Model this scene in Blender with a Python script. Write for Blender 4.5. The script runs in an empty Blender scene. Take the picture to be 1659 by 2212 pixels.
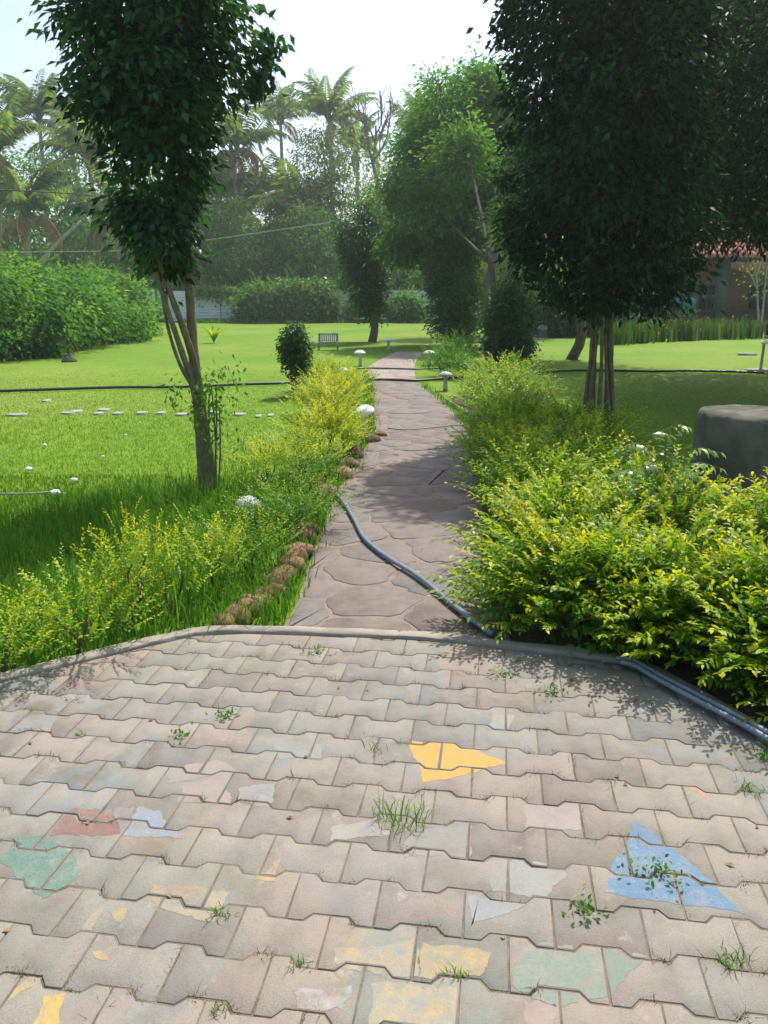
import bpy, math, random
import numpy as np
from mathutils import Vector
# ------------------------------------------------------------------ camera, sky, sun, exposure
sc = bpy.context.scene
COL = sc.collection
F, CX, CY, YH, HC = 1660.0, 829.5, 1106.0, 645.0, 1.5      # photo measures at 1659 x 2212
PITCH = math.atan((CY - YH) / F)
cd = bpy.data.cameras.new('camera'); cam = bpy.data.objects.new('camera', cd); COL.objects.link(cam)
cam.location = (0, 0, HC); cam.rotation_euler = (math.pi/2 - PITCH, 0, 0)
cd.sensor_fit = 'VERTICAL'; cd.angle = 2*math.atan(CY/F); cd.clip_start = 0.05; cd.clip_end = 3000
sc.camera = cam
SUN_AZ, SUN_EL = math.radians(28), math.radians(59)
w = bpy.data.worlds.new('World'); sc.world = w; w.use_nodes = True
nt = w.node_tree; nt.nodes.clear()
wo = nt.nodes.new('ShaderNodeOutputWorld'); wb = nt.nodes.new('ShaderNodeBackground'); ws = nt.nodes.new('ShaderNodeTexSky')
ws.sky_type = 'NISHITA'; ws.sun_disc = False; ws.sun_elevation = SUN_EL; ws.sun_rotation = SUN_AZ
ws.air_density = 1.0; ws.dust_density = 3.0; ws.ozone_density = 1.0
wb.inputs[1].default_value = 0.138
nt.links.new(ws.outputs[0], wb.inputs[0]); nt.links.new(wb.outputs[0], wo.inputs[0])
sl = bpy.data.lights.new('sun', 'SUN'); sl.energy = 3.3; sl.angle = math.radians(0.53); sl.color = (1, 0.96, 0.90)
so = bpy.data.objects.new('sun', sl); COL.objects.link(so)
SDIR = Vector((math.sin(SUN_AZ)*math.cos(SUN_EL), math.cos(SUN_AZ)*math.cos(SUN_EL), math.sin(SUN_EL)))
so.rotation_euler = SDIR.to_track_quat('Z', 'Y').to_euler(); so.location = (6, 8, 14)
sc.view_settings.view_transform = 'Standard'; sc.view_settings.look = 'None'
sc.view_settings.exposure = 0.80; sc.view_settings.gamma = 1.0; sc.view_settings.use_curve_mapping = False
sc.cycles.max_bounces = 8; sc.cycles.transparent_max_bounces = 8; sc.cycles.transmission_bounces = 6
sc.cycles.volume_bounces = 0; sc.cycles.use_denoising = True
HAZE = 0.0011

RNG = np.random.default_rng(11)
# ------------------------------------------------------------------ measuring the place
st, ct = math.sin(PITCH), math.cos(PITCH)
def ray(px, py):
    dx = (px - CX)/F; v = (py - CY)/F
    return (dx, ct - v*st, -st - v*ct)
def gnd(px, py, z=0.0):
    d = ray(px, py); t = (z - HC)/d[2]
    return (d[0]*t, d[1]*t, z)
def at(px, py, Y):
    d = ray(px, py); t = Y/d[1]
    return (d[0]*t, Y, HC + d[2]*t)
# ------------------------------------------------------------------ mesh helpers
def mesh_np(name, V, Fs, tint=None, smooth=False, mats=()):
    V = np.asarray(V, dtype=np.float32).reshape(-1, 3)
    me = bpy.data.meshes.new(name)
    if isinstance(Fs, np.ndarray):
        n, k = Fs.shape; loops = Fs.reshape(-1).astype(np.int32)
        starts = np.arange(0, n*k, k, dtype=np.int32); tot = np.full(n, k, np.int32)
    else:
        loops = np.array([i for f in Fs for i in f], np.int32)
        tot = np.array([len(f) for f in Fs], np.int32); n = len(Fs)
        starts = np.concatenate(([0], np.cumsum(tot)[:-1])).astype(np.int32)
    me.vertices.add(len(V)); me.vertices.foreach_set('co', V.reshape(-1))
    me.loops.add(len(loops)); me.loops.foreach_set('vertex_index', loops)
    me.polygons.add(n); me.polygons.foreach_set('loop_start', starts); me.polygons.foreach_set('loop_total', tot)
    if smooth: me.polygons.foreach_set('use_smooth', np.ones(n, bool))
    if tint is not None:
        a = me.attributes.new('tint', 'FLOAT', 'POINT'); a.data.foreach_set('value', np.asarray(tint, np.float32))
    me.update(calc_edges=True); me.validate()
    for m in mats: me.materials.append(m)
    return me
def link(name, me, parent=None, loc=None):
    o = bpy.data.objects.new(name, me); COL.objects.link(o)
    if parent is not None: o.parent = parent
    if loc is not None: o.location = loc
    return o
def tag(o, label, cat, group=None):
    o['label'] = label; o['category'] = cat
    if group: o['group'] = group
    return o
def thing(name, label, cat, loc=(0, 0, 0), group=None):
    o = bpy.data.objects.new(name, None); COL.objects.link(o); o.location = loc
    o.empty_display_size = 0.1
    return tag(o, label, cat, group)
def part(name, geo, mat, parent, smooth=False, stuff=False, tint=None):
    """geo = (verts in world space, faces[, tint]); the mesh is stored relative to its thing's base"""
    V = np.asarray(geo[0], np.float32).reshape(-1, 3); t = geo[2] if len(geo) > 2 else tint
    root = parent
    off = np.zeros(3)
    while root is not None:
        off += np.array(root.location); root = root.parent
    o = link(name, mesh_np(name, V - off, geo[1], t, smooth, (mat,)), parent)
    if stuff: o['kind'] = 'stuff'
    return o
def solo(name, geo, mat, label=None, cat=None, group=None, smooth=False, kind=None):
    V = np.asarray(geo[0], np.float32).reshape(-1, 3)
    c = (V.min(0) + V.max(0))/2; c[2] = V[:, 2].min()
    if kind: c = np.zeros(3)
    o = link(name, mesh_np(name, V - c, geo[1], geo[2] if len(geo) > 2 else None, smooth, (mat,)), None, tuple(c))
    if label: tag(o, label, cat, group)
    if kind: o['kind'] = kind
    return o
def join(*gs):
    Vs, Fs, Ts, n = [], [], [], 0
    for g in gs:
        V = np.asarray(g[0], float).reshape(-1, 3); Vs.append(V)
        Fs += [tuple(int(i)+n for i in f) for f in g[1]]; n += len(V)
        Ts.append(np.asarray(g[2]) if len(g) > 2 else np.zeros(len(V)))
    return np.concatenate(Vs), Fs, np.concatenate(Ts)
def box(c, s, rz=0.0, rx=0.0):
    x, y, z = s[0]/2, s[1]/2, s[2]/2
    V = np.array([(-x,-y,-z),(x,-y,-z),(x,y,-z),(-x,y,-z),(-x,-y,z),(x,-y,z),(x,y,z),(-x,y,z)], float)
    if rx:
        a, b = math.cos(rx), math.sin(rx); V = np.c_[V[:,0], a*V[:,1]-b*V[:,2], b*V[:,1]+a*V[:,2]]
    if rz:
        a, b = math.cos(rz), math.sin(rz); V = np.c_[a*V[:,0]-b*V[:,1], b*V[:,0]+a*V[:,1], V[:,2]]
    return V + np.array(c), [(3,2,1,0),(4,5,6,7),(0,1,5,4),(1,2,6,5),(2,3,7,6),(3,0,4,7)]
def tube(pts, radii, n=8, cap=True):
    P = np.asarray(pts, float); R = np.broadcast_to(np.asarray(radii, float), (len(P),))
    T = np.gradient(P, axis=0); T /= np.linalg.norm(T, axis=1)[:, None] + 1e-9
    up = np.array([0, 0, 1.0]) if abs(T[0][2]) < .8 else np.array([1.0, 0, 0])
    V, Fs = [], []
    a = np.linspace(0, 2*math.pi, n, endpoint=False)
    for i in range(len(P)):
        x = np.cross(up, T[i]); x /= np.linalg.norm(x) + 1e-9; y = np.cross(T[i], x); up = np.cross(T[i], np.cross(up, T[i]))
        up /= np.linalg.norm(up) + 1e-9
        V.append(P[i] + R[i]*(np.cos(a)[:, None]*x + np.sin(a)[:, None]*y))
    for i in range(len(P)-1):
        for j in range(n):
            k = (j+1) % n; Fs.append((i*n+j, i*n+k, (i+1)*n+k, (i+1)*n+j))
    if cap: Fs.append(tuple(range(n))[::-1]); Fs.append(tuple((len(P)-1)*n + j for j in range(n)))
    return np.concatenate(V), Fs
def smooth_line(pts, k=6):
    """Catmull-Rom through the points"""
    P = np.asarray(pts, float); P = np.vstack([2*P[0]-P[1], P, 2*P[-1]-P[-2]]); out = []
    for i in range(1, len(P)-2):
        for s in np.linspace(0, 1, k, endpoint=False):
            a, b, c, d = P[i-1], P[i], P[i+1], P[i+2]
            out.append(.5*((2*b)+(-a+c)*s+(2*a-5*b+4*c-d)*s*s+(-a+3*b-3*c+d)*s**3))
    out.append(P[-2]); return np.array(out)
def lathe(prof, c, n=20):
    V, Fs = [], []
    for r, z in prof:
        for j in range(n):
            a = 2*math.pi*j/n; V.append((c[0]+r*math.cos(a), c[1]+r*math.sin(a), c[2]+z))
    for i in range(len(prof)-1):
        for j in range(n):
            k = (j+1) % n; Fs.append((i*n+j, i*n+k, (i+1)*n+k, (i+1)*n+j))
    Fs.append(tuple(range(n))[::-1]); Fs.append(tuple((len(prof)-1)*n+j for j in range(n)))
    return np.array(V), Fs
def unit(v): return v/(np.linalg.norm(v, axis=-1, keepdims=True) + 1e-9)
def leaves(P, D, N, L, W, tint, full=False, droop=0.15):
    """n leaf blades from base points P along D, blade normal N; folded along the midrib, tip drooping"""
    n = len(P); L = np.broadcast_to(L, (n,))[:, None]; W = np.broadcast_to(W, (n,))[:, None]
    D = unit(D); S = unit(np.cross(D, N)); N = np.cross(S, D)
    if not full:
        V = np.stack([P, P+D*L*.45+S*W/2+N*W*.13, P+D*L-N*L*droop, P+D*L*.45-S*W/2+N*W*.13], 1)
        idx = np.array([[0,1,2],[0,2,3]]); k = 4
    else:
        V = np.stack([P, P+D*L*.28+S*W*.42+N*W*.12, P+D*L*.6+S*W*.40+N*W*.10-N*L*droop*.3, P+D*L-N*L*droop,
                      P+D*L*.6-S*W*.40+N*W*.10-N*L*droop*.3, P+D*L*.28-S*W*.42+N*W*.12], 1)
        idx = np.array([[0,1,5],[1,2,5],[2,4,5],[2,3,4]]); k = 6
    Fs = (np.arange(n)[:, None, None]*k + idx[None]).reshape(-1, 3)
    return V.reshape(-1, 3), Fs, np.repeat(np.clip(tint, 0, 1), k)
def jn(*gs):
    """join leaf geometries (triangle arrays)"""
    n = 0; V, Fs, T = [], [], []
    for g in gs: V.append(g[0]); Fs.append(g[1]+n); T.append(g[2]); n += len(g[0])
    return np.concatenate(V), np.concatenate(Fs), np.concatenate(T)
# ------------------------------------------------------------------ foliage builders
def crown(rows, n_clumps, per, L, W, seed, clump_r=.2, shell=.55, droop=.6, depth=1.0, tmean=.4, tvar=.2, wob=.25):
    """crown of leaf clumps inside a lathe-like envelope rows = (x, y, z, r), r varied by direction"""
    g = np.random.default_rng(seed); R = np.array(rows, float); R = R[np.argsort(R[:, 2])]
    z = R[:, 2]; zz = np.linspace(z[0], z[-1], 200); rr = np.interp(zz, z, R[:, 3])
    p = rr**1.5 + 1e-6; p /= p.sum()
    cz = g.choice(zz, n_clumps, p=p) + g.normal(0, (z[-1]-z[0])/300, n_clumps)
    th = g.uniform(0, 2*math.pi, n_clumps); u = shell + (1-shell)*g.uniform(0, 1, n_clumps)**.6
    inner = g.uniform(size=n_clumps) < .22; u[inner] = g.uniform(.05, shell, inner.sum())
    ph = g.uniform(0, 6.28, 6)
    lump = 1 + wob*(np.sin(2*th+ph[0]+cz*2.1)*.45+np.sin(3*th+ph[1]-cz*3.7)*.35+np.sin(5*th+ph[2]+cz*6.3)*.25)
    r = np.interp(cz, z, R[:, 3])*u*lump
    C = np.stack([np.interp(cz, z, R[:, 0])+r*np.cos(th), np.interp(cz, z, R[:, 1])+depth*r*np.sin(th), cz], 1)
    ct_ = np.clip(g.normal(tmean, tvar, n_clumps), 0, 1)
    n = n_clumps*per; ci = np.repeat(np.arange(n_clumps), per)
    off = g.normal(0, 1, (n, 3))*np.array([1, 1, .75]); P = C[ci] + off*clump_r*(.5+.5*g.uniform(size=n))[:, None]
    out = np.stack([np.cos(th), np.sin(th), np.zeros_like(th)], 1)[ci]
    D = out*.6 + unit(off)*.7 + g.normal(0, .35, (n, 3)); D[:, 2] -= droop
    N = out*.5 + np.array([0, 0, .9]) + g.normal(0, .45, (n, 3))
    s = g.uniform(.65, 1.2, n)
    return leaves(P, D, N, L*s, W*s, ct_[ci] + g.normal(0, .12, n))
def rows_px(px_rows, Y):
    """silhouette widths read off the photo at the tree's distance -> (x, y, z, r)"""
    out = []
    for py, xl, xr in px_rows:
        a = at(xl, py, Y); b = at(xr, py, Y); out.append(((a[0]+b[0])/2, Y, a[2], max(.02, (b[0]-a[0])/2)))
    return out
def shoots(base, rx, ry, h, n, per, L, seed, full=True, z0=.12, length=.24, tmin=.05, tmax=.95, up=.55, flat=0):
    """a golden hedge plant: arching shoots with paired leaves, younger and yellower towards the tip"""
    g = np.random.default_rng(seed); base = np.array(base, float)
    th = g.uniform(0, 2*math.pi, n); el = np.arcsin(g.uniform(.02, 1, n)**.8); k = g.uniform(.55, .98, n)
    E = np.stack([np.cos(th)*np.cos(el)*rx, np.sin(th)*np.cos(el)*ry, z0 + np.sin(el)*(h-z0)], 1)
    E *= (k*(1+.13*np.sin(3*th+seed)+.1*np.sin(5*th+2*seed)))[:, None]
    d0 = unit(E*np.array([1, 1, .8]) + np.array([0, 0, up*h]) + g.normal(0, .22, (n, 3))*max(rx, h))
    d0[:, 2] -= flat; d0 = unit(d0)
    ln = length*g.uniform(.6, 1.25, n)
    t = np.tile(np.linspace(.08, 1, per), (n, 1)); side = np.tile(np.where(np.arange(per) % 2 == 0, 1., -1.), (n, 1))
    bend = unit(np.stack([d0[:, 0], d0[:, 1], d0[:, 2]*.1-.35], 1))
    P = base + E[:, None, :] + d0[:, None, :]*(t*ln[:, None])[..., None] + bend[:, None, :]*((t**2)*ln[:, None]*.22)[..., None]
    T = unit(d0[:, None, :] + bend[:, None, :]*t[..., None]*.44)
    S = unit(np.cross(T, np.array([0, 0, 1.0]) + g.normal(0, .5, (n, 1, 3))))
    D = T*(.55+.45*t[..., None]) + S*side[..., None]*(.95-.35*t[..., None]) + g.normal(0, .18, (n, per, 3))
    N = np.array([0, 0, 1.0]) + g.normal(0, .35, (n, per, 3)) - T*.2
    size = L*(1.0-.35*t)*g.uniform(.75, 1.2, (n, per))
    tone = g.uniform(-.18, .18, n)[:, None]
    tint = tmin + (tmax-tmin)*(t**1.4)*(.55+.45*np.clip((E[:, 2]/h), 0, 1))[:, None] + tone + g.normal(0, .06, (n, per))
    q = lambda a: a.reshape(-1, 3)
    return leaves(q(P), q(D), q(N), size.reshape(-1), size.reshape(-1)*.42, tint.reshape(-1), full, .2)
def blades(P, h, wd, seed, lean=.5, tint=None, seg=2):
    """grass blades rooted at P"""
    g = np.random.default_rng(seed); n = len(P); h = np.broadcast_to(h, (n,)).astype(float)
    a = g.uniform(0, 2*math.pi, n); b = g.uniform(0, 2*math.pi, n); ln = (lean*g.uniform(.2, 1, n)*h)[:, None]
    Dv = np.stack([np.cos(a), np.sin(a), np.zeros(n)], 1); S = np.stack([np.cos(b), np.sin(b), np.zeros(n)], 1)*np.broadcast_to(wd, (n,))[:, None]/2
    Z = np.array([0, 0, 1.0])
    if tint is None: tint = g.uniform(.1, .9, n)
    if seg == 1:
        V = np.stack([P-S, P+S, P+Z*h[:, None]+Dv*ln], 1); idx = np.array([[0, 1, 2]]); k = 3
    else:
        M = P+Z*h[:, None]*.6+Dv*ln*.35
        V = np.stack([P-S, P+S, M+S*.75, M-S*.75, P+Z*h[:, None]*(.98-.25*lean)+Dv*ln], 1)
        idx = np.array([[0,1,2],[0,2,3],[3,2,4]]); k = 5
    return V.reshape(-1, 3), (np.arange(n)[:, None, None]*k+idx[None]).reshape(-1, 3), np.repeat(np.clip(tint, 0, 1), k)
def wander(p0, p1, g, amp, n=6):
    t = np.linspace(0, 1, n)[:, None]; P = np.array(p0)*(1-t)+np.array(p1)*t
    j = g.normal(0, amp, (n, 3)); j[0] = j[-1] = 0; return smooth_line(P+j, 3)
# ------------------------------------------------------------------ materials
def new_mat(name):
    m = bpy.data.materials.new(name); m.use_nodes = True; t = m.node_tree
    return m, t, t.nodes['Principled BSDF'], t.nodes['Material Output']
def ramp(t, fac, stops):
    r = t.nodes.new('ShaderNodeValToRGB'); e = r.color_ramp.elements
    while len(e) < len(stops): e.new(.5)
    for el, (p, c) in zip(e, stops): el.position = p; el.color = (*c, 1)
    t.links.new(fac, r.inputs[0]); return r.outputs[0]
def noise(t, scale, detail=4, rough=.55, vec=None):
    n = t.nodes.new('ShaderNodeTexNoise'); n.inputs['Scale'].default_value = scale; n.inputs['Detail'].default_value = detail
    n.inputs['Roughness'].default_value = rough
    if vec is not None: t.links.new(vec, n.inputs['Vector'])
    return n.outputs['Fac']
def wpos(t): return t.nodes.new('ShaderNodeNewGeometry').outputs['Position']
def mix(t, f, a, b, mode='MIX'):
    m = t.nodes.new('ShaderNodeMix'); m.data_type = 'RGBA'; m.blend_type = mode
    for s, v in ((m.inputs[0], f), (m.inputs[6], a), (m.inputs[7], b)):
        if hasattr(v, 'links') or hasattr(v, 'is_linked'): t.links.new(v, s)
        elif isinstance(v, (int, float)): s.default_value = v
        else: s.default_value = (*v, 1)
    return m.outputs[2]
def math_(t, op, a, b=0.0):
    m = t.nodes.new('ShaderNodeMath'); m.operation = op
    for s, v in ((m.inputs[0], a), (m.inputs[1], b)):
        if isinstance(v, (int, float)): s.default_value = v
        else: t.links.new(v, s)
    return m.outputs[0]
def bump(t, h, p, s=.3, d=.01):
    b = t.nodes.new('ShaderNodeBump'); b.inputs['Strength'].default_value = s; b.inputs['Distance'].default_value = d
    t.links.new(h, b.inputs['Height']); t.links.new(b.outputs[0], p.inputs['Normal'])
def leaf_mat(name, dark, mid, light, trans=.35, rough=.42, spec=.45, tcol=None):
    m, t, p, o = new_mat(name)
    a = t.nodes.new('ShaderNodeAttribute'); a.attribute_name = 'tint'
    c = ramp(t, a.outputs['Fac'], [(0, dark), (.5, mid), (1, light)])
    t.links.new(c, p.inputs['Base Color']); p.inputs['Roughness'].default_value = rough
    p.inputs['Specular IOR Level'].default_value = spec
    tr = t.nodes.new('ShaderNodeBsdfTranslucent')
    tc = mix(t, 1.0, c, tcol or (1.25, 1.15, .45), 'MULTIPLY'); t.links.new(tc, tr.inputs[0])
    ms = t.nodes.new('ShaderNodeMixShader'); ms.inputs[0].default_value = trans
    t.links.new(p.outputs[0], ms.inputs[1]); t.links.new(tr.outputs[0], ms.inputs[2]); t.links.new(ms.outputs[0], o.inputs[0])
    return m
def rough_mat(name, stops, scale=8, rough=.85, b=.3, detail=5, bd=.01, spec=.3, obj=0.0, world=True):
    m, t, p, o = new_mat(name)
    v = wpos(t) if world else None
    n = noise(t, scale, detail, .6, v); c = ramp(t, n, stops)
    if obj:
        oi = t.nodes.new('ShaderNodeObjectInfo'); hv = t.nodes.new('ShaderNodeHueSaturation')
        t.links.new(c, hv.inputs['Color'])
        t.links.new(math_(t, 'ADD', math_(t, 'MULTIPLY', oi.outputs['Random'], obj), 1-obj/2), hv.inputs['Value']); c = hv.outputs[0]
    t.links.new(c, p.inputs['Base Color']); p.inputs['Roughness'].default_value = rough; p.inputs['Specular IOR Level'].default_value = spec
    if b: bump(t, noise(t, scale*5, 4, .6, v), p, b, bd)
    return m
M = {}
M['ficus'] = leaf_mat('ficus_leaf', (.014,.045,.018), (.032,.115,.040), (.075,.21,.055), .40, .36, .2)
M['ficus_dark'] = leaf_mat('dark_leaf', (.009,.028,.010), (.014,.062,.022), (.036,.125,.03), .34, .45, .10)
M['mid'] = leaf_mat('mid_leaf', (.05,.16,.03), (.09,.25,.05), (.17,.35,.07), .58, .75, .06)
M['leafy'] = leaf_mat('leafy_leaf', (.025,.10,.028), (.045,.155,.04), (.10,.24,.06), .45, .4, .15)
M['olive'] = leaf_mat('olive_leaf', (.09,.19,.045), (.16,.28,.06), (.28,.38,.085), .58, .75, .06)
M['creeper'] = leaf_mat('creeper_leaf', (.04,.15,.022), (.085,.25,.035), (.19,.37,.06), .52, .6, .12)
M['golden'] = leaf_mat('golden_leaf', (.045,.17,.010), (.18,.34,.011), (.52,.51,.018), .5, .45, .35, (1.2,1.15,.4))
M['lush'] = leaf_mat('lush_leaf', (.035,.12,.015), (.07,.19,.02), (.15,.28,.03), .4, .4)
M['glossy'] = leaf_mat('glossy_leaf', (.08,.20,.04), (.14,.28,.07), (.24,.38,.13), .42, .3, .55)
M['palm'] = leaf_mat('palm_leaf', (.065,.18,.045), (.12,.26,.07), (.29,.34,.10), .55, .6, .15)
M['palm_dry'] = leaf_mat('dry_palm_leaf', (.20,.16,.06), (.30,.24,.10), (.40,.33,.16), .25, .6, .2)
M['grass'] = leaf_mat('grass_blade', (.04,.15,.012), (.075,.23,.015), (.15,.30,.025), .45, .55, .25)
M['lawn_grass'] = leaf_mat('lawn_grass_blade', (.095,.22,.010), (.135,.26,.014), (.19,.28,.022), .5, .75, .08)
M['spike'] = leaf_mat('spike_leaf', (.02,.085,.018), (.045,.14,.025), (.13,.20,.035), .38, .55, .15)
M['flower'] = leaf_mat('orange_flower', (.5,.09,.01), (.6,.28,.02), (.65,.45,.03), .3, .5, .3, (1,1,1))
M['bark'] = rough_mat('bark', [(.25,(.10,.075,.05)),(.55,(.17,.135,.09)),(.8,(.25,.21,.15))], 14, .9, .6)
M['bark_green'] = rough_mat('mossy_bark', [(.25,(.10,.095,.045)),(.55,(.185,.165,.085)),(.8,(.28,.24,.14))], 16, .9, .6)
M['bark_pale'] = rough_mat('pale_bark', [(.25,(.25,.22,.17)),(.55,(.36,.32,.26)),(.8,(.45,.41,.34))], 12, .9, .5)
M['bark_dark'] = rough_mat('dark_bark', [(.25,(.035,.03,.022)),(.75,(.085,.07,.05))], 14, .9, .5)
M['twig'] = rough_mat('twig_bark', [(.3,(.09,.055,.03)),(.7,(.18,.11,.06))], 30, .9, .3)
M['metal'] = rough_mat('fence_sheet', [(.3,(.62,.63,.62)),(.6,(.76,.77,.76)),(.8,(.82,.82,.80))], 1.3, .5, 0, spec=.5)
M['post'] = rough_mat('fence_post', [(.3,(.20,.22,.24)),(.7,(.30,.32,.34))], 5, .6, .1)
M['concrete'] = rough_mat('weathered_concrete', [(.3,(.055,.065,.03)),(.45,(.105,.105,.068)),(.6,(.165,.155,.115)),(.75,(.25,.235,.19))], 3.2, .92, .7, 9, .012)
M['kerb'] = rough_mat('kerb_concrete', [(.25,(.18,.165,.125)),(.5,(.27,.245,.195)),(.75,(.345,.315,.26))], 7, .92, .4, 8, .006)
M['rock'] = rough_mat('brown_rock', [(.25,(.09,.05,.026)),(.5,(.20,.115,.062)),(.75,(.33,.21,.125))], 11, .92, .8, 6, .012, obj=.4)
M['white'] = rough_mat('white_paint', [(.3,(.70,.67,.60)),(.6,(.80,.78,.73)),(.8,(.84,.83,.80))], 9, .6, .25)
M['stalk'] = rough_mat('cream_paint', [(.3,(.45,.40,.32)),(.7,(.62,.57,.48))], 9, .7, .25)
M['grey_paint'] = rough_mat('grey_paint', [(.3,(.30,.31,.31)),(.7,(.45,.46,.46))], 9, .6, .2)
M['slab'] = rough_mat('pale_stone', [(.3,(.19,.21,.15)),(.7,(.34,.35,.29))], 6, .8, .3)
M['hose'] = rough_mat('blue_grey_hose', [(.3,(.12,.16,.19)),(.7,(.18,.235,.27))], 9, .36, 0, spec=.6)
M['pipe'] = rough_mat('black_pipe', [(.3,(.016,.018,.018)),(.7,(.035,.038,.038))], 9, .45, 0, spec=.5)
M['cable'] = rough_mat('pale_cable', [(.3,(.25,.26,.24)),(.7,(.36,.37,.34))], 9, .6, 0)
M['wall'] = rough_mat('ochre_wall', [(.3,(.17,.11,.045)),(.7,(.24,.155,.07))], 2, .9, .1)
M['plinth'] = rough_mat('dark_plinth', [(.3,(.10,.05,.035)),(.7,(.16,.08,.055))], 3, .9, .1)
M['green_paint'] = rough_mat('dark_green_paint', [(.3,(.02,.075,.05)),(.7,(.035,.11,.075))], 4, .5, 0)
M['dark_glass'] = rough_mat('dark_glass', [(.3,(.012,.013,.015)),(.7,(.03,.03,.03))], 1, .15, 0, spec=.6)
M['tile'] = rough_mat('terracotta_tile', [(.25,(.25,.08,.05)),(.5,(.38,.14,.09)),(.75,(.50,.24,.17))], 6, .8, .2, obj=.4)
M['teal'] = rough_mat('teal_paint', [(.3,(.03,.16,.20)),(.7,(.05,.24,.28))], 6, .5, 0)
M['paper'] = rough_mat('white_scrap', [(.3,(.7,.7,.68)),(.7,(.82,.82,.8))], 9, .7, 0)
M['dry_leaf'] = leaf_mat('dry_leaf', (.14,.08,.03), (.22,.14,.06), (.30,.20,.09), .2, .7, .2)
def lawn_mat():
    m, t, p, o = new_mat('lawn'); v = wpos(t)
    big = noise(t, .22, 3, .5, v); fine = noise(t, 9, 6, .7, v); med = noise(t, 1.6, 4, .6, v)
    c = ramp(t, big, [(.30,(.088,.205,.010)),(.5,(.126,.220,.016)),(.66,(.165,.228,.03))])
    c = mix(t, .75, c, ramp(t, fine, [(.3,(.62,.66,.55)),(.5,(1,1,1)),(.72,(1.2,1.18,1.1))]), 'MULTIPLY')
    c = mix(t, .6, c, ramp(t, med, [(.3,(.8,.85,.8)),(.65,(1.12,1.08,1.1))]), 'MULTIPLY')
    t.links.new(c, p.inputs['Base Color']); p.inputs['Roughness'].default_value = .9; p.inputs['Specular IOR Level'].default_value = .15
    bump(t, noise(t, 40, 5, .7, v), p, .45, .02); return m
M['lawn'] = lawn_mat()
def stone_mat():
    m, t, p, o = new_mat('flagstone'); v = wpos(t)
    oi = t.nodes.new('ShaderNodeObjectInfo')
    base = ramp(t, oi.outputs['Random'], [(0,(.115,.09,.072)),(.3,(.15,.122,.100)),(.5,(.128,.122,.110)),(.68,(.16,.124,.100)),(.85,(.118,.122,.118)),(1,(.165,.135,.112))])
    c = mix(t, .8, base, ramp(t, noise(t, 9, 8, .65, v), [(.25,(.6,.58,.55)),(.5,(1,1,1)),(.75,(1.5,1.42,1.35))]), 'MULTIPLY')
    c = mix(t, ramp(t, noise(t, 3.1, 6, .65, v), [(.46,(0,0,0)),(.62,(.75,.75,.75))]), c, (.19,.148,.118))
    t.links.new(c, p.inputs['Base Color']); p.inputs['Roughness'].default_value = .72; p.inputs['Specular IOR Level'].default_value = .35
    bump(t, noise(t, 26, 6, .65, v), p, .45, .01); return m
M['flagstone'] = stone_mat()
def path_mat():
    """pinkish mortar; farther down the path the joints of the far stones show as a pattern"""
    m, t, p, o = new_mat('path_mortar'); v = wpos(t)
    vo = t.nodes.new('ShaderNodeTexVoronoi'); vo.feature = 'DISTANCE_TO_EDGE'; vo.inputs['Scale'].default_value = 2.4; t.links.new(v, vo.inputs['Vector'])
    vc = t.nodes.new('ShaderNodeTexVoronoi'); vc.inputs['Scale'].default_value = 2.4; t.links.new(v, vc.inputs['Vector'])
    sx = t.nodes.new('ShaderNodeSeparateXYZ'); t.links.new(v, sx.inputs[0])
    far = math_(t, 'GREATER_THAN', sx.outputs[1], 14.9)
    mort = ramp(t, noise(t, 12, 6, .65, v), [(.3,(.155,.118,.09)),(.6,(.215,.162,.127)),(.8,(.27,.21,.17))])
    sep = t.nodes.new('ShaderNodeSeparateColor'); t.links.new(vc.outputs['Color'], sep.inputs[0])
    stn = ramp(t, sep.outputs[0], [(0,(.24,.185,.155)),(.5,(.28,.22,.19)),(1,(.32,.26,.225))])  # far stones paler than the near ones: sunlight put into their colour
    stn = mix(t, .6, stn, ramp(t, noise(t, 7, 6, .6, v), [(.3,(.7,.7,.7)),(.7,(1.3,1.28,1.25))]), 'MULTIPLY')
    inside = math_(t, 'MULTIPLY', math_(t, 'GREATER_THAN', vo.outputs['Distance'], .03), far)
    c = mix(t, inside, mort, stn)
    t.links.new(c, p.inputs['Base Color']); p.inputs['Roughness'].default_value = .88
    bump(t, noise(t, 45, 5, .6, v), p, .5, .01); return m
M['path'] = path_mat()
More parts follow.
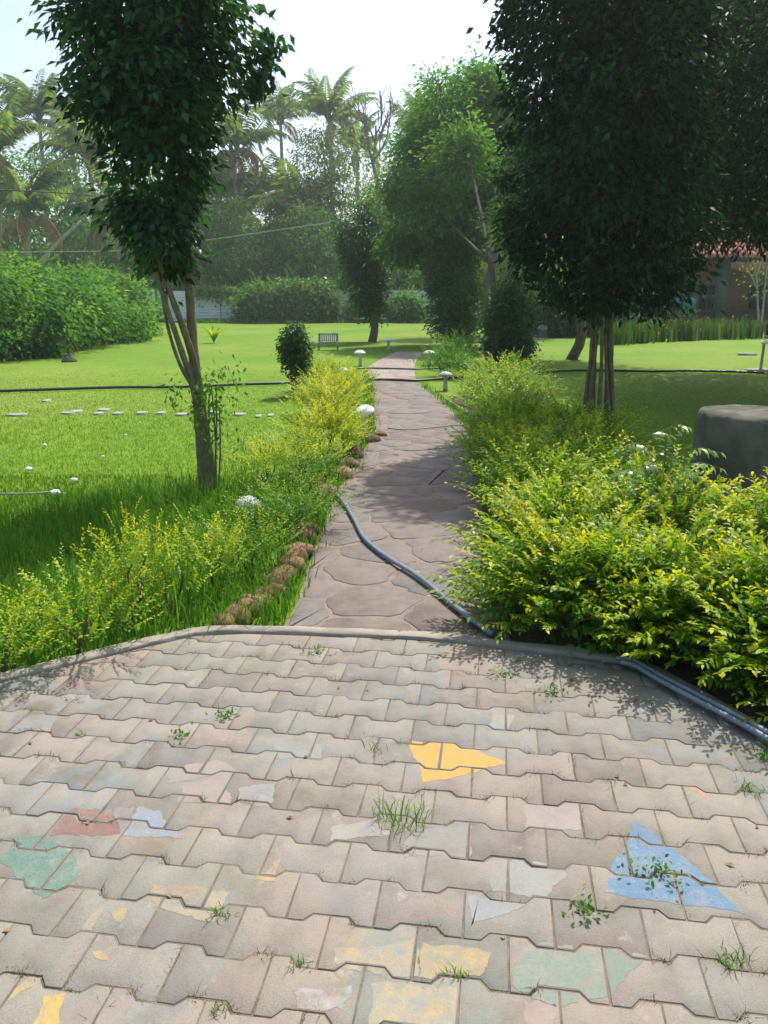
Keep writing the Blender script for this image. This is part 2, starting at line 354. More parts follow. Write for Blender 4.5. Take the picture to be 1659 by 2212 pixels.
def concrete_paver(t):
    v = wpos(t); oi = t.nodes.new('ShaderNodeObjectInfo')
    c = ramp(t, oi.outputs['Random'], [(0,(.213,.193,.147)),(.18,(.236,.209,.160)),(.36,(.213,.197,.156)),(.52,(.242,.212,.164)),(.66,(.190,.169,.132)),(.8,(.232,.202,.158)),(.9,(.162,.141,.112)),(1,(.195,.155,.126))])
    grit = ramp(t, noise(t, 230, 3, .7, v), [(.3,(.72,.72,.72)),(.5,(1,1,1)),(.7,(1.22,1.22,1.22))])
    c = mix(t, .75, c, grit, 'MULTIPLY')
    c = mix(t, .8, c, ramp(t, noise(t, 7, 6, .65, v), [(.28,(.66,.64,.62)),(.5,(1,1,1)),(.72,(1.16,1.15,1.13))]), 'MULTIPLY')
    # remains of an old painted mosaic
    vc = t.nodes.new('ShaderNodeTexVoronoi'); vc.inputs['Scale'].default_value = 3.1; t.links.new(v, vc.inputs['Vector'])
    sep = t.nodes.new('ShaderNodeSeparateColor'); t.links.new(vc.outputs['Color'], sep.inputs[0])
    pc = ramp(t, sep.outputs[0], [(0,(.165,.205,.215)),(.2,(.27,.19,.157)),(.34,(.165,.213,.177)),(.5,(.255,.23,.19)),(.66,(.205,.197,.197)),(.84,(.295,.23,.123)),(.9,(.18,.205,.197))])
    t.nodes[-1].color_ramp.interpolation = 'CONSTANT'
    amt = math_(t, 'MULTIPLY', ramp(t, noise(t, 16, 7, .7, v), [(.38,(0,0,0)),(.6,(1,1,1))]), ramp(t, noise(t, 1.1, 2, .5, v), [(.35,(.15,.15,.15)),(.65,(.75,.75,.75))]))
    c = mix(t, amt, c, pc)
    # earthy and mossy stains, pale lime bloom
    c = mix(t, ramp(t, noise(t, 3.3, 7, .68, v), [(.52,(0,0,0)),(.70,(.62,.62,.62))]), c, (.125,.115,.07))
    c = mix(t, ramp(t, noise(t, 4.7, 8, .75, v), [(.60,(0,0,0)),(.70,(.55,.55,.55))]), c, (.40,.375,.33))
    # dark specks and scuffs
    c = mix(t, ramp(t, noise(t, 34, 5, .75, v), [(.66,(0,0,0)),(.74,(.65,.65,.65))]), c, (.10,.085,.07))
    return c, v
def paver_mat():
    m, t, p, o = new_mat('paver_concrete'); c, v = concrete_paver(t)
    t.links.new(c, p.inputs['Base Color']); p.inputs['Roughness'].default_value = .78; p.inputs['Specular IOR Level'].default_value = .4
    bump(t, noise(t, 160, 4, .7, v), p, .5, .004); return m
M['paver'] = paver_mat()
def paint_mat(name, col, keep):
    """paint worn through to the concrete; keep = how much paint is left"""
    m, t, p, o = new_mat(name); c, v = concrete_paver(t)
    n = noise(t, 21, 8, .72, v)
    f = ramp(t, n, [(.28+keep*.26, (1,1,1)), (.53+keep*.22, (.0,.0,.0))])
    f = math_(t, 'MULTIPLY', f, min(1, .30+.70*keep))
    f = math_(t, 'MULTIPLY', f, ramp(t, noise(t, 110, 4, .75, v), [(.36,(.5,.5,.5)),(.54,(1,1,1))]))
    col2 = mix(t, .6, tuple(q*.85 for q in col), ramp(t, noise(t, 70, 4, .6, v), [(.3,(.75,.75,.75)),(.7,(1.15,1.15,1.15))]), 'MULTIPLY')
    t.links.new(mix(t, f, c, col2), p.inputs['Base Color']); p.inputs['Roughness'].default_value = .65
    bump(t, noise(t, 160, 4, .7, v), p, .4, .004); return m
M['joint'] = rough_mat('joint_sand', [(.3,(.09,.078,.046)),(.5,(.15,.125,.082)),(.7,(.20,.168,.12))], 15, .95, .6, 6)
M['joint_moss'] = leaf_mat('joint_moss', (.05,.075,.018), (.10,.11,.035), (.19,.16,.08), .3, .8, .1)
M['soil'] = rough_mat('soil', [(.3,(.055,.035,.02)),(.6,(.10,.065,.04)),(.8,(.14,.095,.06))], 10, .95, .8, 6, .02)
# ------------------------------------------------------------------ the ground
def sheet(name, poly, z, mat):
    V = np.array([(x, y, z) for x, y in poly]); return solo(name, (V, [tuple(range(len(V)))]), mat, kind='structure')
GZ = -0.03
gx = np.concatenate([np.linspace(-300, -30, 6), np.linspace(-24, 24, 25), np.linspace(30, 300, 6)])
gy = np.concatenate([np.linspace(-60, -6, 4), np.linspace(0, 60, 31), np.linspace(80, 500, 6)])
X, Y = np.meshgrid(gx, gy); nX = len(gx)
Zg = GZ + np.where((Y > 22) & (Y < 60), .03*np.sin(X*.5+Y*.3), 0)
q = [(j*nX+i, j*nX+i+1, (j+1)*nX+i+1, (j+1)*nX+i) for j in range(len(gy)-1) for i in range(nX-1)]
solo('lawn', (np.stack([X.ravel(), Y.ravel(), Zg.ravel()], 1), q), M['lawn'], smooth=True, kind='structure')
# ------------------------------------------------------------------ paved forecourt: kerb curve, sand bed, every paver
KERB = [gnd(px, py)[:2] for px, py in [(-420,1585),(-150,1512),(0,1476),(180,1430),(420,1374),(530,1369),(830,1379),(1000,1390),(1090,1402),(1340,1434),(1480,1500),(1659,1608),(1800,1706),(2100,1930)]]
def hull_clip(poly, A, B):
    """keep the side to the right of A->B"""
    out = []; n = len(poly)
    nx, ny = B[1]-A[1], -(B[0]-A[0])
    dd = [(p[0]-A[0])*nx+(p[1]-A[1])*ny for p in poly]
    for i in range(n):
        j = (i+1) % n
        if dd[i] >= 0: out.append(poly[i])
        if (dd[i] >= 0) != (dd[j] >= 0):
            s = dd[i]/(dd[i]-dd[j]); out.append((poly[i][0]+s*(poly[j][0]-poly[i][0]), poly[i][1]+s*(poly[j][1]-poly[i][1])))
    return out
def keep_side(poly, A, B, p):
    r = (p[0]-A[0])*(B[1]-A[1])-(p[1]-A[1])*(B[0]-A[0])
    return hull_clip(poly, A, B) if r >= 0 else hull_clip(poly, B, A)
# convex chain of the kerb for clipping
def convex(chain):
    h = []
    for p in chain:
        while len(h) > 1 and (h[-1][0]-h[-2][0])*(p[1]-h[-2][1])-(h[-1][1]-h[-2][1])*(p[0]-h[-2][0]) >= 0: h.pop()
        h.append(p)
    return h
KC = convex(KERB)
def inset_poly(poly, d):
    n = len(poly); out = []
    A = sum(poly[i][0]*poly[(i+1) % n][1]-poly[(i+1) % n][0]*poly[i][1] for i in range(n)); sg = 1 if A > 0 else -1
    for i in range(n):
        p0, p1, p2 = np.array(poly[i-1]), np.array(poly[i]), np.array(poly[(i+1) % n])
        e1 = p1-p0; e2 = p2-p1; e1 = e1/(np.linalg.norm(e1)+1e-9); e2 = e2/(np.linalg.norm(e2)+1e-9)
        n1 = np.array([-e1[1], e1[0]])*sg; n2 = np.array([-e2[1], e2[0]])*sg
        b = n1+n2; k = d/max(.35, 1+n1 @ n2)
        out.append(tuple(p1+b*k))
    return out
def prism(poly, zt, zb, bev=.0013, dz=.001):
    """slab with a chamfered rim; poly is the outer outline"""
    n = len(poly)
    A = sum(poly[i][0]*poly[(i+1) % n][1]-poly[(i+1) % n][0]*poly[i][1] for i in range(n))
    if A < 0: poly = poly[::-1]
    inn = inset_poly(poly, bev)
    V = [(x, y, zt) for x, y in inn]+[(x, y, zt-dz) for x, y in poly]+[(x, y, zb) for x, y in poly]
    Fs = [tuple(range(n))]
    for k in range(2):
        for i in range(n):
            j = (i+1) % n; Fs.append((k*n+j, k*n+i, (k+1)*n+i, (k+1)*n+j))
    return np.array(V), Fs
bed = [(-7, -3), (-7, KERB[0][1]-1.0)] + list(KC) + [(6, KC[-1][1]-.4), (6, -3)]
pavement = sheet('pavement', bed, -.0027, M['joint'])
PW, PD, PA = .2215, .1375, math.radians(8.3)
ca, sa = math.cos(PA), math.sin(PA); R_ = np.array([ca, -sa]); C_ = np.array([sa, ca])
O_ = np.array(gnd(1099, 2080)[:2])                           # a vertical joint read off the photo
b_, e_ = .0125, .03
def paver_outline(du=0):
    h1, h0 = PD/2+b_, PD/2-b_; w2 = PW/2; m1, m0 = PW/4+.011, PW/4-.011
    return [(-w2,-h1),(-m1,-h1),(-m0,-h0),(m0,-h0),(m1,-h1),(w2,-h1),(w2,h1),(m1,h1),(m0,h0),(-m0,h0),(-m1,h1),(-w2,h1)]
OUT = inset_poly(paver_outline(), .0027)
pv_me = mesh_np('paver', *prism(OUT, 0, -.03), mats=(M['paver'],))
def inside(p, marg=0.0):
    for A, B in zip(KC[:-1], KC[1:]):
        nx, ny = B[1]-A[1], -(B[0]-A[0]); l = math.hypot(nx, ny)
        if ((p[0]-A[0])*nx+(p[1]-A[1])*ny)/l < marg: return False
    return True
cand = []
for j in range(-16, 30):
    for i in range(-26, 22):
        c = O_ + R_*((i+.5+(.5 if j % 2 else 0))*PW) + C_*(j*PD)
        if c[1] < -.4 or c[1] > 5 or abs(c[0]) > 3.6 or not inside(c, -.13): continue
        Zc = c[1]*ct+HC*st; px = CX+F*c[0]/Zc; vv = (HC*ct - c[1]*st)/Zc*F + CY
        dx = max(0, abs(px-CX)-CX)/F*Zc; dy = max(0, vv-2212)
        cand.append((0 if (dx < .10 and dy < 110) else 1, c, i, j))
rs = random.Random(5); PAVERS = []; rest = []; visn = 0
for k, c, i, j in sorted(cand, key=lambda q: (q[0], q[1][1])):
    whole = inside(c, .13)
    poly = [tuple(c+R_*u+C_*v) for u, v in OUT]
    if not whole:
        for A, B in zip(KC[:-1], KC[1:]):
            poly = hull_clip(poly, A, B)
            if len(poly) < 3: break
        if len(poly) < 3: continue
        n = len(poly); ar = abs(sum(poly[a][0]*poly[(a+1) % n][1]-poly[(a+1) % n][0]*poly[a][1] for a in range(n)))/2
        if ar < .0012: continue
        q2 = []
        for p_ in poly:
            if not q2 or math.dist(p_, q2[-1]) > .003: q2.append(p_)
        poly = q2
        if len(poly) < 3: continue
    dz = rs.gauss(-.0004, .0007)
    if k == 0 and visn < 298:
        visn += 1
        if whole:
            o = link('paver', pv_me, pavement, (c[0], c[1], dz)); o.rotation_euler = (rs.gauss(0, .0045), rs.gauss(0, .004), -PA+rs.gauss(0, .012))
        else:
            V, Fs = prism(poly, 0, -.03); V = V - np.array([c[0], c[1], 0])
            o = link('paver', mesh_np('paver_cut', V, Fs, mats=(M['paver'],)), pavement, (c[0], c[1], dz))
        PAVERS.append((o, poly, c))
    else: rest.append(prism(poly, dz, -.03))
print('pavers', visn, 'rest', len(rest))
if rest:
    o = part('outer_pavers', join(*rest)[:2], M['paver'], pavement, stuff=True)
# painted patches, clipped to the pavers they were painted on
PATCH = [('blue_paint', (.03,.165,.30), .8, [(1372,1772),(1440,1818),(1515,1888),(1612,1975),(1302,1926),(1335,1850)]),
 ('yellow_paint', (.56,.29,.022), 1.0, [(884,1598),(980,1606),(1099,1646),(1030,1668),(912,1691)]),
 ('yellow_paint', (.46,.29,.065), .55, [(912,2036),(1066,2058),(1036,2110),(904,2110)]),
 ('yellow_paint', (.52,.34,.09), .25, [(720,2052),(905,2030),(902,2108),(735,2100)]),
 ('yellow_paint', (.58,.36,.05), .8, [(96,2150),(142,2146),(122,2225),(66,2225)]),
 ('yellow_paint', (.55,.35,.07), .33, [(800,2124),(992,2132),(992,2230),(800,2230)]),
 ('yellow_paint', (.52,.33,.07), .5, [(549,1902),(607,1852),(604,1898)]),
 ('yellow_paint', (.52,.34,.07), .4, [(170,2000),(222,1956),(200,2012)]),
 ('yellow_paint', (.52,.34,.07), .4, [(236,1968),(274,1958),(262,1992)]),
 ('yellow_paint', (.52,.34,.07), .45, [(200,2060),(240,2045),(232,2075)]),
 ('yellow_paint', (.52,.34,.07), .3, [(330,1910),(500,1925),(460,1990),(330,1960)]),
 ('yellow_paint', (.55,.35,.06), .5, [(0,2150),(60,2110),(70,2130),(20,2160)]),
 ('green_paint', (.07,.19,.135), .8, [(0,1852),(30,1810),(102,1806),(160,1850),(184,1888),(92,1942),(28,1886)]),
 ('red_paint', (.23,.095,.06), .8, [(142,1750),(243,1746),(258,1800),(108,1806)]),
 ('purple_paint', (.20,.155,.18), .6, [(244,1746),(292,1742),(268,1800),(258,1800)]),
 ('blue_paint', (.20,.28,.38), .6, [(298,1743),(342,1750),(396,1815),(262,1802)]),
 ('green_paint', (.115,.21,.15), .68, [(1108,2078),(1180,2034),(1396,2064),(1322,2150),(1200,2176),(1118,2150)]),
 ('blue_paint', (.20,.25,.27), .55, [(1014,1932),(1142,1952),(1016,2002)]),
 ('blue_paint', (.20,.26,.27), .5, [(1060,1892),(1112,1850),(1226,1884),(1180,1940),(1062,1926)]),
 ('red_paint', (.55,.16,.07), .7, [(1480,1700),(1508,1700),(1530,1726)]),
 ('green_paint', (.20,.25,.21), .4, [(880,1790),(1020,1785),(1012,1852),(868,1850)]),
 ('pink_paint', (.36,.22,.20), .45, [(395,1690),(480,1685),(500,1735),(380,1735)]),
 ('pink_paint', (.38,.23,.21), .4, [(365,1660),(470,1640),(520,1668),(360,1690)]),
 ('pink_paint', (.34,.23,.24), .45, [(1130,1740),(1250,1735),(1262,1795),(1135,1790)]),
 ('green_paint', (.22,.27,.24), .4, [(590,1600),(700,1605),(690,1640),(600,1640)]),
 ('blue_paint', (.24,.28,.31), .4, [(710,1790),(800,1770),(850,1800),(720,1820)]),
 ('blue_paint', (.24,.29,.33), .4, [(520,1700),(600,1690),(580,1740),(510,1735)]),
 ('white_paint', (.42,.42,.39), .35, [(632,2140),(762,2130),(740,2180),(640,2185)]),
 ('pink_paint', (.32,.20,.17), .5, [(1130,2165),(1200,2168),(1200,2230),(1145,2230)]),
 ('pink_paint', (.30,.21,.17), .5, [(150,2165),(285,2155),(262,2225),(120,2225)]),
 ('green_paint', (.21,.26,.22), .4, [(1065,1545),(1110,1545),(1100,1580),(1050,1578)]),
 ('blue_paint', (.23,.27,.29), .4, [(30,1545),(130,1540),(110,1580),(10,1585)])]
PM = {}
def paver_pieces(poly, whole):
    if not whole: return [poly]
    p = inset_poly(poly, .003); P = lambda *ix: [p[i] for i in ix]
    return [P(0, 1, 10, 11), P(1, 2, 9, 10), P(2, 3, 8, 9), P(3, 4, 7, 8), P(4, 5, 6, 7)]
rp = np.random.default_rng(77)
for nm, col, keep, px in PATCH:
    key = (nm, col, keep)
    if key not in PM: PM[key] = paint_mat(nm, col, keep)
    W = [np.array(gnd(*p)[:2]) for p in px]; n = len(W); rag = []
    for i in range(n):                                       # worn, ragged outline
        A, B = W[i], W[(i+1) % n]; m = max(3, int(np.linalg.norm(B-A)/.012)); e = (B-A)/np.linalg.norm(B-A); nn = np.array([-e[1], e[0]])
        ph = rp.uniform(0, 6.28, 2)
        for s in np.arange(m)/m: rag.append(tuple(A+(B-A)*s+nn*(rp.normal(0, .0022)+.005*math.sin(s*5+ph[0])*(0 < s))))
    cen = np.mean(W, 0)
    for o, poly, c in PAVERS:
        if math.dist(c, cen) > .8: continue
        whole = o.data == pv_me; Vs, Fs = [], []
        for pc in paver_pieces(poly, whole):
            m = len(pc); ar = sum(pc[a][0]*pc[(a+1) % m][1]-pc[(a+1) % m][0]*pc[a][1] for a in range(m))
            if ar > 0: pc = pc[::-1]
            q2 = rag
            for a in range(m):
                q2 = hull_clip(q2, pc[a], pc[(a+1) % m])
                if len(q2) < 3: break
            if len(q2) < 3: continue
            s2 = sum(q2[a][0]*q2[(a+1) % len(q2)][1]-q2[(a+1) % len(q2)][0]*q2[a][1] for a in range(len(q2)))
            if abs(s2) < .0004: continue
            if s2 < 0: q2 = q2[::-1]
            R = o.rotation_euler.to_matrix().inverted(); k0 = len(Vs)
            for x, y in q2:
                l = R @ Vector((x-c[0], y-c[1], 0)); Vs.append((l.x, l.y, .0006))
            Fs.append(tuple(range(k0, len(Vs))))
        if Fs: link('paint', mesh_np('paint', Vs, Fs, mats=(PM[key],)), o)
# kerb: a low concrete edging
kl = smooth_line([(x, y, 0) for x, y in KERB], 5)
tg = np.gradient(kl[:, :2], axis=0); tg /= np.linalg.norm(tg, axis=1)[:, None]; nr = np.stack([-tg[:, 1], tg[:, 0]], 1)
jit = np.random.default_rng(3)
def kp(d, z): return np.c_[kl[:, :2]+nr*d, np.full(len(kl), z)]
prof = [(.012, -.04), (.012, .006), (.020, .011), (.068, .012), (.074, .006), (.074, -.10)]
K = np.stack([kp(d, z) for d, z in prof], 1); K[:, 1:5, 2] += jit.normal(0, .0022, (len(kl), 4)); K[:, 1:5, :2] += jit.normal(0, .0015, (len(kl), 4, 2))
n = len(prof); Fs = [(i*n+k, i*n+k+1, (i+1)*n+k+1, (i+1)*n+k) for i in range(len(kl)-1) for k in range(n-1)]
Fs = [f[::-1] for f in Fs]
solo('kerb', (K.reshape(-1, 3), Fs), M['kerb'], kind='structure')
# ------------------------------------------------------------------ the crazy-paved path
LE = [gnd(*p)[:2] for p in [(560,1404),(600,1362),(640,1300),(672,1200),(705,1120),(735,1050),(775,985),(808,930),(806,880),(802,830),(796,792),(850,762),(893,746)]]
RE = [gnd(*p)[:2] for p in [(1120,1412),(1100,1370),(1085,1300),(1062,1200),(1045,1120),(1035,1050),(1026,985),(1012,925),(962,872),(902,822),(900,778),(936,752),(960,741)]]
def ext(a, pts): return a + pts
LE += [(4.2, 31), (9, 34.5), (16, 36.5), (26, 37)]; RE += [(4.6, 29.6), (9.3, 33), (16, 35), (26, 35.5)]
LS = smooth_line([(x, y, 0) for x, y in LE], 6)[:, :2]; RS = smooth_line([(x, y, 0) for x, y in RE], 6)[:, :2]
n = len(LS); V = np.concatenate([np.c_[LS, np.full(n, -.014)], np.c_[RS, np.full(n, -.014)]])
path = solo('path', (V, [(i, n+i, n+i+1, i+1) for i in range(n-1)]), M['path'], kind='structure')
def edge_x(S, y): 
    k = np.argmin(abs(S[:60, 1]-y)); return S[k, 0]
rg = np.random.default_rng(21); seeds = []
Ks = KC[4], KC[7]
y = 3.1
tries = 0
while tries < 6000:
    tries += 1; yy = rg.uniform(3.0, 14.8); xx = rg.uniform(edge_x(LS, yy)-.15, edge_x(RS, yy)+.15)
    dmin = rg.uniform(.30, .50)
    if all((xx-a)**2+((yy-b))**2 > dmin**2 for a, b in seeds): seeds.append((xx, yy))
print('flagstones', len(seeds))
i0 = 0
for sx_, sy_ in seeds:
    poly = [(sx_-.6, sy_-.6), (sx_+.6, sy_-.6), (sx_+.6, sy_+.6), (sx_-.6, sy_+.6)]
    for ax, ay in seeds:
        if (ax, ay) == (sx_, sy_) or math.hypot(ax-sx_, ay-sy_) > 1.3: continue
        mx, my = (ax+sx_)/2, (ay+sy_)/2; dx, dy = ax-sx_, ay-sy_
        poly = keep_side(poly, (mx-dy, my+dx), (mx+dy, my-dx), (sx_, sy_))
        if len(poly) < 3: break
    if len(poly) < 3: continue
    k = int(np.argmin(abs(LS[:60, 1]-sy_))); k = max(1, min(k, 58)); A, B = LS[k-1], LS[k+1]
    poly = hull_clip(poly, A, B)
    if len(poly) < 3: continue
    k = int(np.argmin(abs(RS[:60, 1]-sy_))); k = max(1, min(k, 58)); A, B = RS[k+1], RS[k-1]
    poly = hull_clip(poly, A, B)
    if len(poly) < 3: continue
    # stop at the kerb
    A, B = np.array(KERB[5]), np.array(KERB[8]); tn = (B-A)/np.linalg.norm(B-A); nn = np.array([-tn[1], tn[0]])
    poly = hull_clip(poly, tuple(B+nn*.10), tuple(A+nn*.10))
    if len(poly) < 3: continue
    m = len(poly); ar = abs(sum(poly[a][0]*poly[(a+1) % m][1]-poly[(a+1) % m][0]*poly[a][1] for a in range(m)))/2
    if ar < .012: continue
    c = np.mean(poly, 0); out = []
    poly = inset_poly(poly, rg.uniform(.006, .015))
    for a in range(len(poly)):
        p, q2 = np.array(poly[a]), np.array(poly[(a+1) % len(poly)]); l = np.linalg.norm(q2-p)
        if l < .02: continue
        out.append(tuple(p*.88+q2*.12)); 
        for s in (.37, .63):
            out.append(tuple(p*(1-s)+q2*s+rg.normal(0, .012, 2)))
        out.append(tuple(p*.12+q2*.88))
    if len(out) < 6: continue
    V, Fs = prism(out, 0, -.02, .005, .003)
    o = link('flagstone', mesh_np('flagstone', V-np.array([c[0], c[1], 0]), Fs, mats=(M['flagstone'],)), path, (c[0], c[1], -.0105+rg.normal(0, .0012)))
    o.rotation_euler = (rg.normal(0, .006), rg.normal(0, .006), 0)
# bare soil strips under the hedges
hs = [gnd(*p)[:2] for p in [(1095,1405),(1340,1438),(1480,1505),(1659,1613),(1900,1780)]]
sheet('planting_bed', [(.52, 3.35)] + hs[1:] + [(4.2, 2.4), (4.2, 4.6), (2.4, 5.6), (1.9, 9.0), (1.6, 12.5), (1.05, 12.5), (1.15, 9.3), (.86, 7.0), (.66, 4.8)], GZ+.006, M['soil'])
# ------------------------------------------------------------------ brown stones edging the path
def rock_mesh(seed, n=10, m=7):
    g = np.random.default_rng(seed); V, Fs = [], []
    ph = g.uniform(0, 6.28, 8)
    for i in range(m):
        f = math.pi*i/(m-1) if 0 < i < m-1 else (.02 if i == 0 else math.pi-.02)
        for j in range(n):
            a = 2*math.pi*j/n
            r = 1+.10*math.sin(2*a+ph[0])*math.sin(f)+.09*math.sin(3*a+ph[1]+2*f)+.08*math.cos(3*f+ph[2])+.05*math.sin(5*a+ph[3]-3*f)
            V.append((r*math.sin(f)*math.cos(a), r*math.sin(f)*math.sin(a), r*math.cos(f)))
    for i in range(m-1):
        for j in range(n):
            k = (j+1) % n; Fs.append((i*n+k, i*n+j, (i+1)*n+j, (i+1)*n+k))
    Fs.append(tuple(range(n))); Fs.append(tuple((m-1)*n+j for j in range(n))[::-1])
    return np.array(V), Fs
ORD = ['first','second','third','fourth','fifth','sixth','seventh','eighth','ninth','tenth','eleventh','twelfth','thirteenth','fourteenth','fifteenth','sixteenth','seventeenth','eighteenth','nineteenth','twentieth']
ROCKS = [(484,1342,46),(512,1330,44),(540,1312,50),(566,1300,46),(586,1285,48),(598,1262,52),(614,1240,48),(626,1226,46),(637,1208,46),(645,1190,44),(653,1165,44),(662,1145,38),(703,1070,42),(690,1050,34),(742,1026,36),(754,1003,34),(768,984,32),(806,950,24),(822,938,22)]
for k, (px, py, d) in enumerate(ROCKS):
    x, y, _ = gnd(px, py); s = d/F*(y*ct+HC*st)*.68
    V, Fs = rock_mesh(40+k); V = V*np.array([s*(1.0+.35*((k*7)%5)/4), s*(.8+.3*((k*3)%4)/3), s*(.62+.2*((k*5)%3)/2)])
    o = link('edging_stone', mesh_np('edging_stone', V, Fs, smooth=True, mats=(M['rock'],)), None, (x, y, GZ+s*.36)); o.rotation_euler = (.2*math.sin(k*2.1), .2*math.cos(k*1.3), k*1.7)
    tag(o, 'rounded brown edging stone left of the path, %s stone counted from the kerb' % ORD[k], 'stone', 'brown stones edging the path')
# ------------------------------------------------------------------ the golden hedge plants
GB = 'golden hedge plants beside the path'
def golden(px, py, rx, ry, h, n, per, L, seed, label, full=True, mat='golden', name='golden_shrub', pos=None, stems=3, group=GB, **k):
    x, y, _ = pos or gnd(px, py); g = np.random.default_rng(seed)
    r = thing(name, label, 'shrub', (x, y, GZ), group)
    for i in range(stems):
        a = g.uniform(0, 6.28); e = (x+math.cos(a)*rx*.45, y+math.sin(a)*ry*.45, GZ+h*.72)
        part('stem', tube(wander((x+g.normal(0, rx*.1), y+g.normal(0, ry*.1), GZ-.02), e, g, .02*h), np.linspace(.009, .004, 16), 6), M['twig'], r, True)
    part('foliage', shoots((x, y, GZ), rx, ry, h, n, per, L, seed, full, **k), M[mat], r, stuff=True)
    return r
# left of the path, from the kerb outward
golden(12, 1452, .22, .2, .26, 60, 20, .030, 1, 'golden shrub at the left edge of the photo, nearest to the kerb', tmin=.42, tmax=1.05)
golden(185, 1398, .28, .22, .27, 74, 20, .030, 2, 'low golden shrub with a bare dark stem, just behind the left kerb', tmin=.45, tmax=1.05, z0=.1)
golden(292, 1330, .17, .17, .45, 70, 20, .030, 3, 'tall narrow golden shrub with an upright yellow tip, behind the low one', tmin=.45, tmax=1.15, up=1.0, z0=.12)
golden(372, 1318, .17, .16, .33, 44, 20, .030, 4, 'thin golden shrub between the tall narrow one and the brown stake shrub', tmin=.4, tmax=1.05)
golden(462, 1275, .16, .16, .29, 60, 20, .030, 5, 'small golden shrub on one brown stake-like stem beside the edging stones', tmin=.4, tmax=1.05, z0=.16, stems=1)
golden(540, 1225, .22, .2, .22, 80, 18, .030, 6, 'green shrub with few yellow tips, close behind the edging stones', tmin=.15, tmax=.75)
golden(632, 1140, .30, .28, .24, 170, 18, .030, 7, 'broad feathery green shrub beside the grey mushroom cap', tmin=.1, tmax=.65)
golden(690, 1062, .22, .22, .2, 60, 18, .030, 8, 'small green shrub where the path hose begins', tmin=.05, tmax=.55)
golden(580, 1040, .26, .22, .27, 100, 18, .034, 9, 'golden shrub right of the slim left tree, with a bright yellow top', tmin=.4, tmax=1.1)
golden(655, 1020, .30, .26, .28, 140, 18, .036, 10, 'golden shrub in front of the biggest golden one left of the path', tmin=.35, tmax=1.05)
golden(705, 978, .38, .40, .48, 340, 18, .042, 12, 'biggest bright golden shrub left of the path, beside the tilted mushroom', tmin=.62, tmax=1.05)
golden(715, 895, .50, .45, .46, 320, 16, .048, 13, 'golden shrub behind the tilted mushroom, left of the path', tmin=.58, tmax=1.05)
golden(738, 866, .32, .4, .40, 220, 16, .048, 14, 'golden shrub leaning to the path behind the tilted mushroom', tmin=.62, tmax=1.05)
golden(685, 842, .50, .5, .48, 280, 16, .055, 15, 'farthest golden shrub left of the path, beside the clipped column plant', tmin=.5, tmax=1.0)
golden(775, 838, .30, .3, .25, 80, 14, .05, 16, 'low green shrub at the left path edge by the dark pipe', tmin=.0, tmax=.45)
# right of the path: the near hedge in the sun, then the hedge running on in shade
NEAR = [((.90,3.46),.40,.34,.40,'golden hedge plant at the corner of path and kerb, in front'),
        ((1.30,3.24),.40,.36,.42,'golden hedge plant second from the path along the right kerb'),
        ((1.66,2.96),.42,.38,.43,'golden hedge plant third from the path along the right kerb'),
        ((1.92,2.56),.40,.38,.42,'golden hedge plant at the right edge of the photo, low by the blue-grey hoses'),
        ((1.02,4.20),.42,.42,.43,'golden hedge plant beside the path behind the corner plant'),
        ((1.55,4.15),.54,.46,.50,'golden hedge plant beneath the glossy pinnate sapling'),
        ((2.12,3.80),.50,.46,.50,'golden hedge plant between the sapling and the concrete drum'),
        ((2.52,3.25),.48,.46,.52,'golden hedge plant before the concrete drum, under the long arching yellow shoot')]
for k, ((x, y), rx, ry, h, lb) in enumerate(NEAR):
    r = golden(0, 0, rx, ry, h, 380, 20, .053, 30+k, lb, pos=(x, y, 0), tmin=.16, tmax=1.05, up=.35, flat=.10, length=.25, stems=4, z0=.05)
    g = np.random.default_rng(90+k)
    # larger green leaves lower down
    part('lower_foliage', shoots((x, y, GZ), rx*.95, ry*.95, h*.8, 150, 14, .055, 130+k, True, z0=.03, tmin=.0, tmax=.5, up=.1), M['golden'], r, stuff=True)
FAR = [((1.05,5.25),.36,.45,.58),((1.45,5.55),.48,.5,.62),((1.12,6.15),.36,.5,.58),((1.65,6.55),.5,.5,.62),((1.22,7.1),.42,.5,.60),((1.85,7.6),.48,.5,.62),
       ((1.40,8.1),.42,.5,.62),((1.52,9.1),.46,.55,.66),((1.62,10.2),.5,.6,.70),((1.78,11.4),.55,.65,.78),((1.95,12.7),.6,.7,.80)]
WH = ['beside the path','on the lawn side']
for k, ((x, y), rx, ry, h) in enumerate(FAR):
    side = 'on the lawn side' if k in (1, 3, 5) else 'on the path side'
    golden(0, 0, rx, ry, h*.66, 320, 14, .056, 60+k, 'shaded yellow-green hedge plant %s, %s behind the near hedge' % (side, ORD[k]), pos=(x, y, 0), tmin=.14, tmax=.85, up=.5, length=.28)
golden(972, 812, .5, .5, .45, 220, 14, .06, 80, 'rounded green shrub behind the greenish mushroom, right of the path', mat='creeper', tmin=.1, tmax=.8, name='round_shrub', length=.35)
golden(985, 785, .6, .6, .6, 220, 14, .06, 81, 'yellow-green shrub at the foot of the slim leafy tree by the path', mat='creeper', tmin=.2, tmax=.95, name='round_shrub', length=.35)
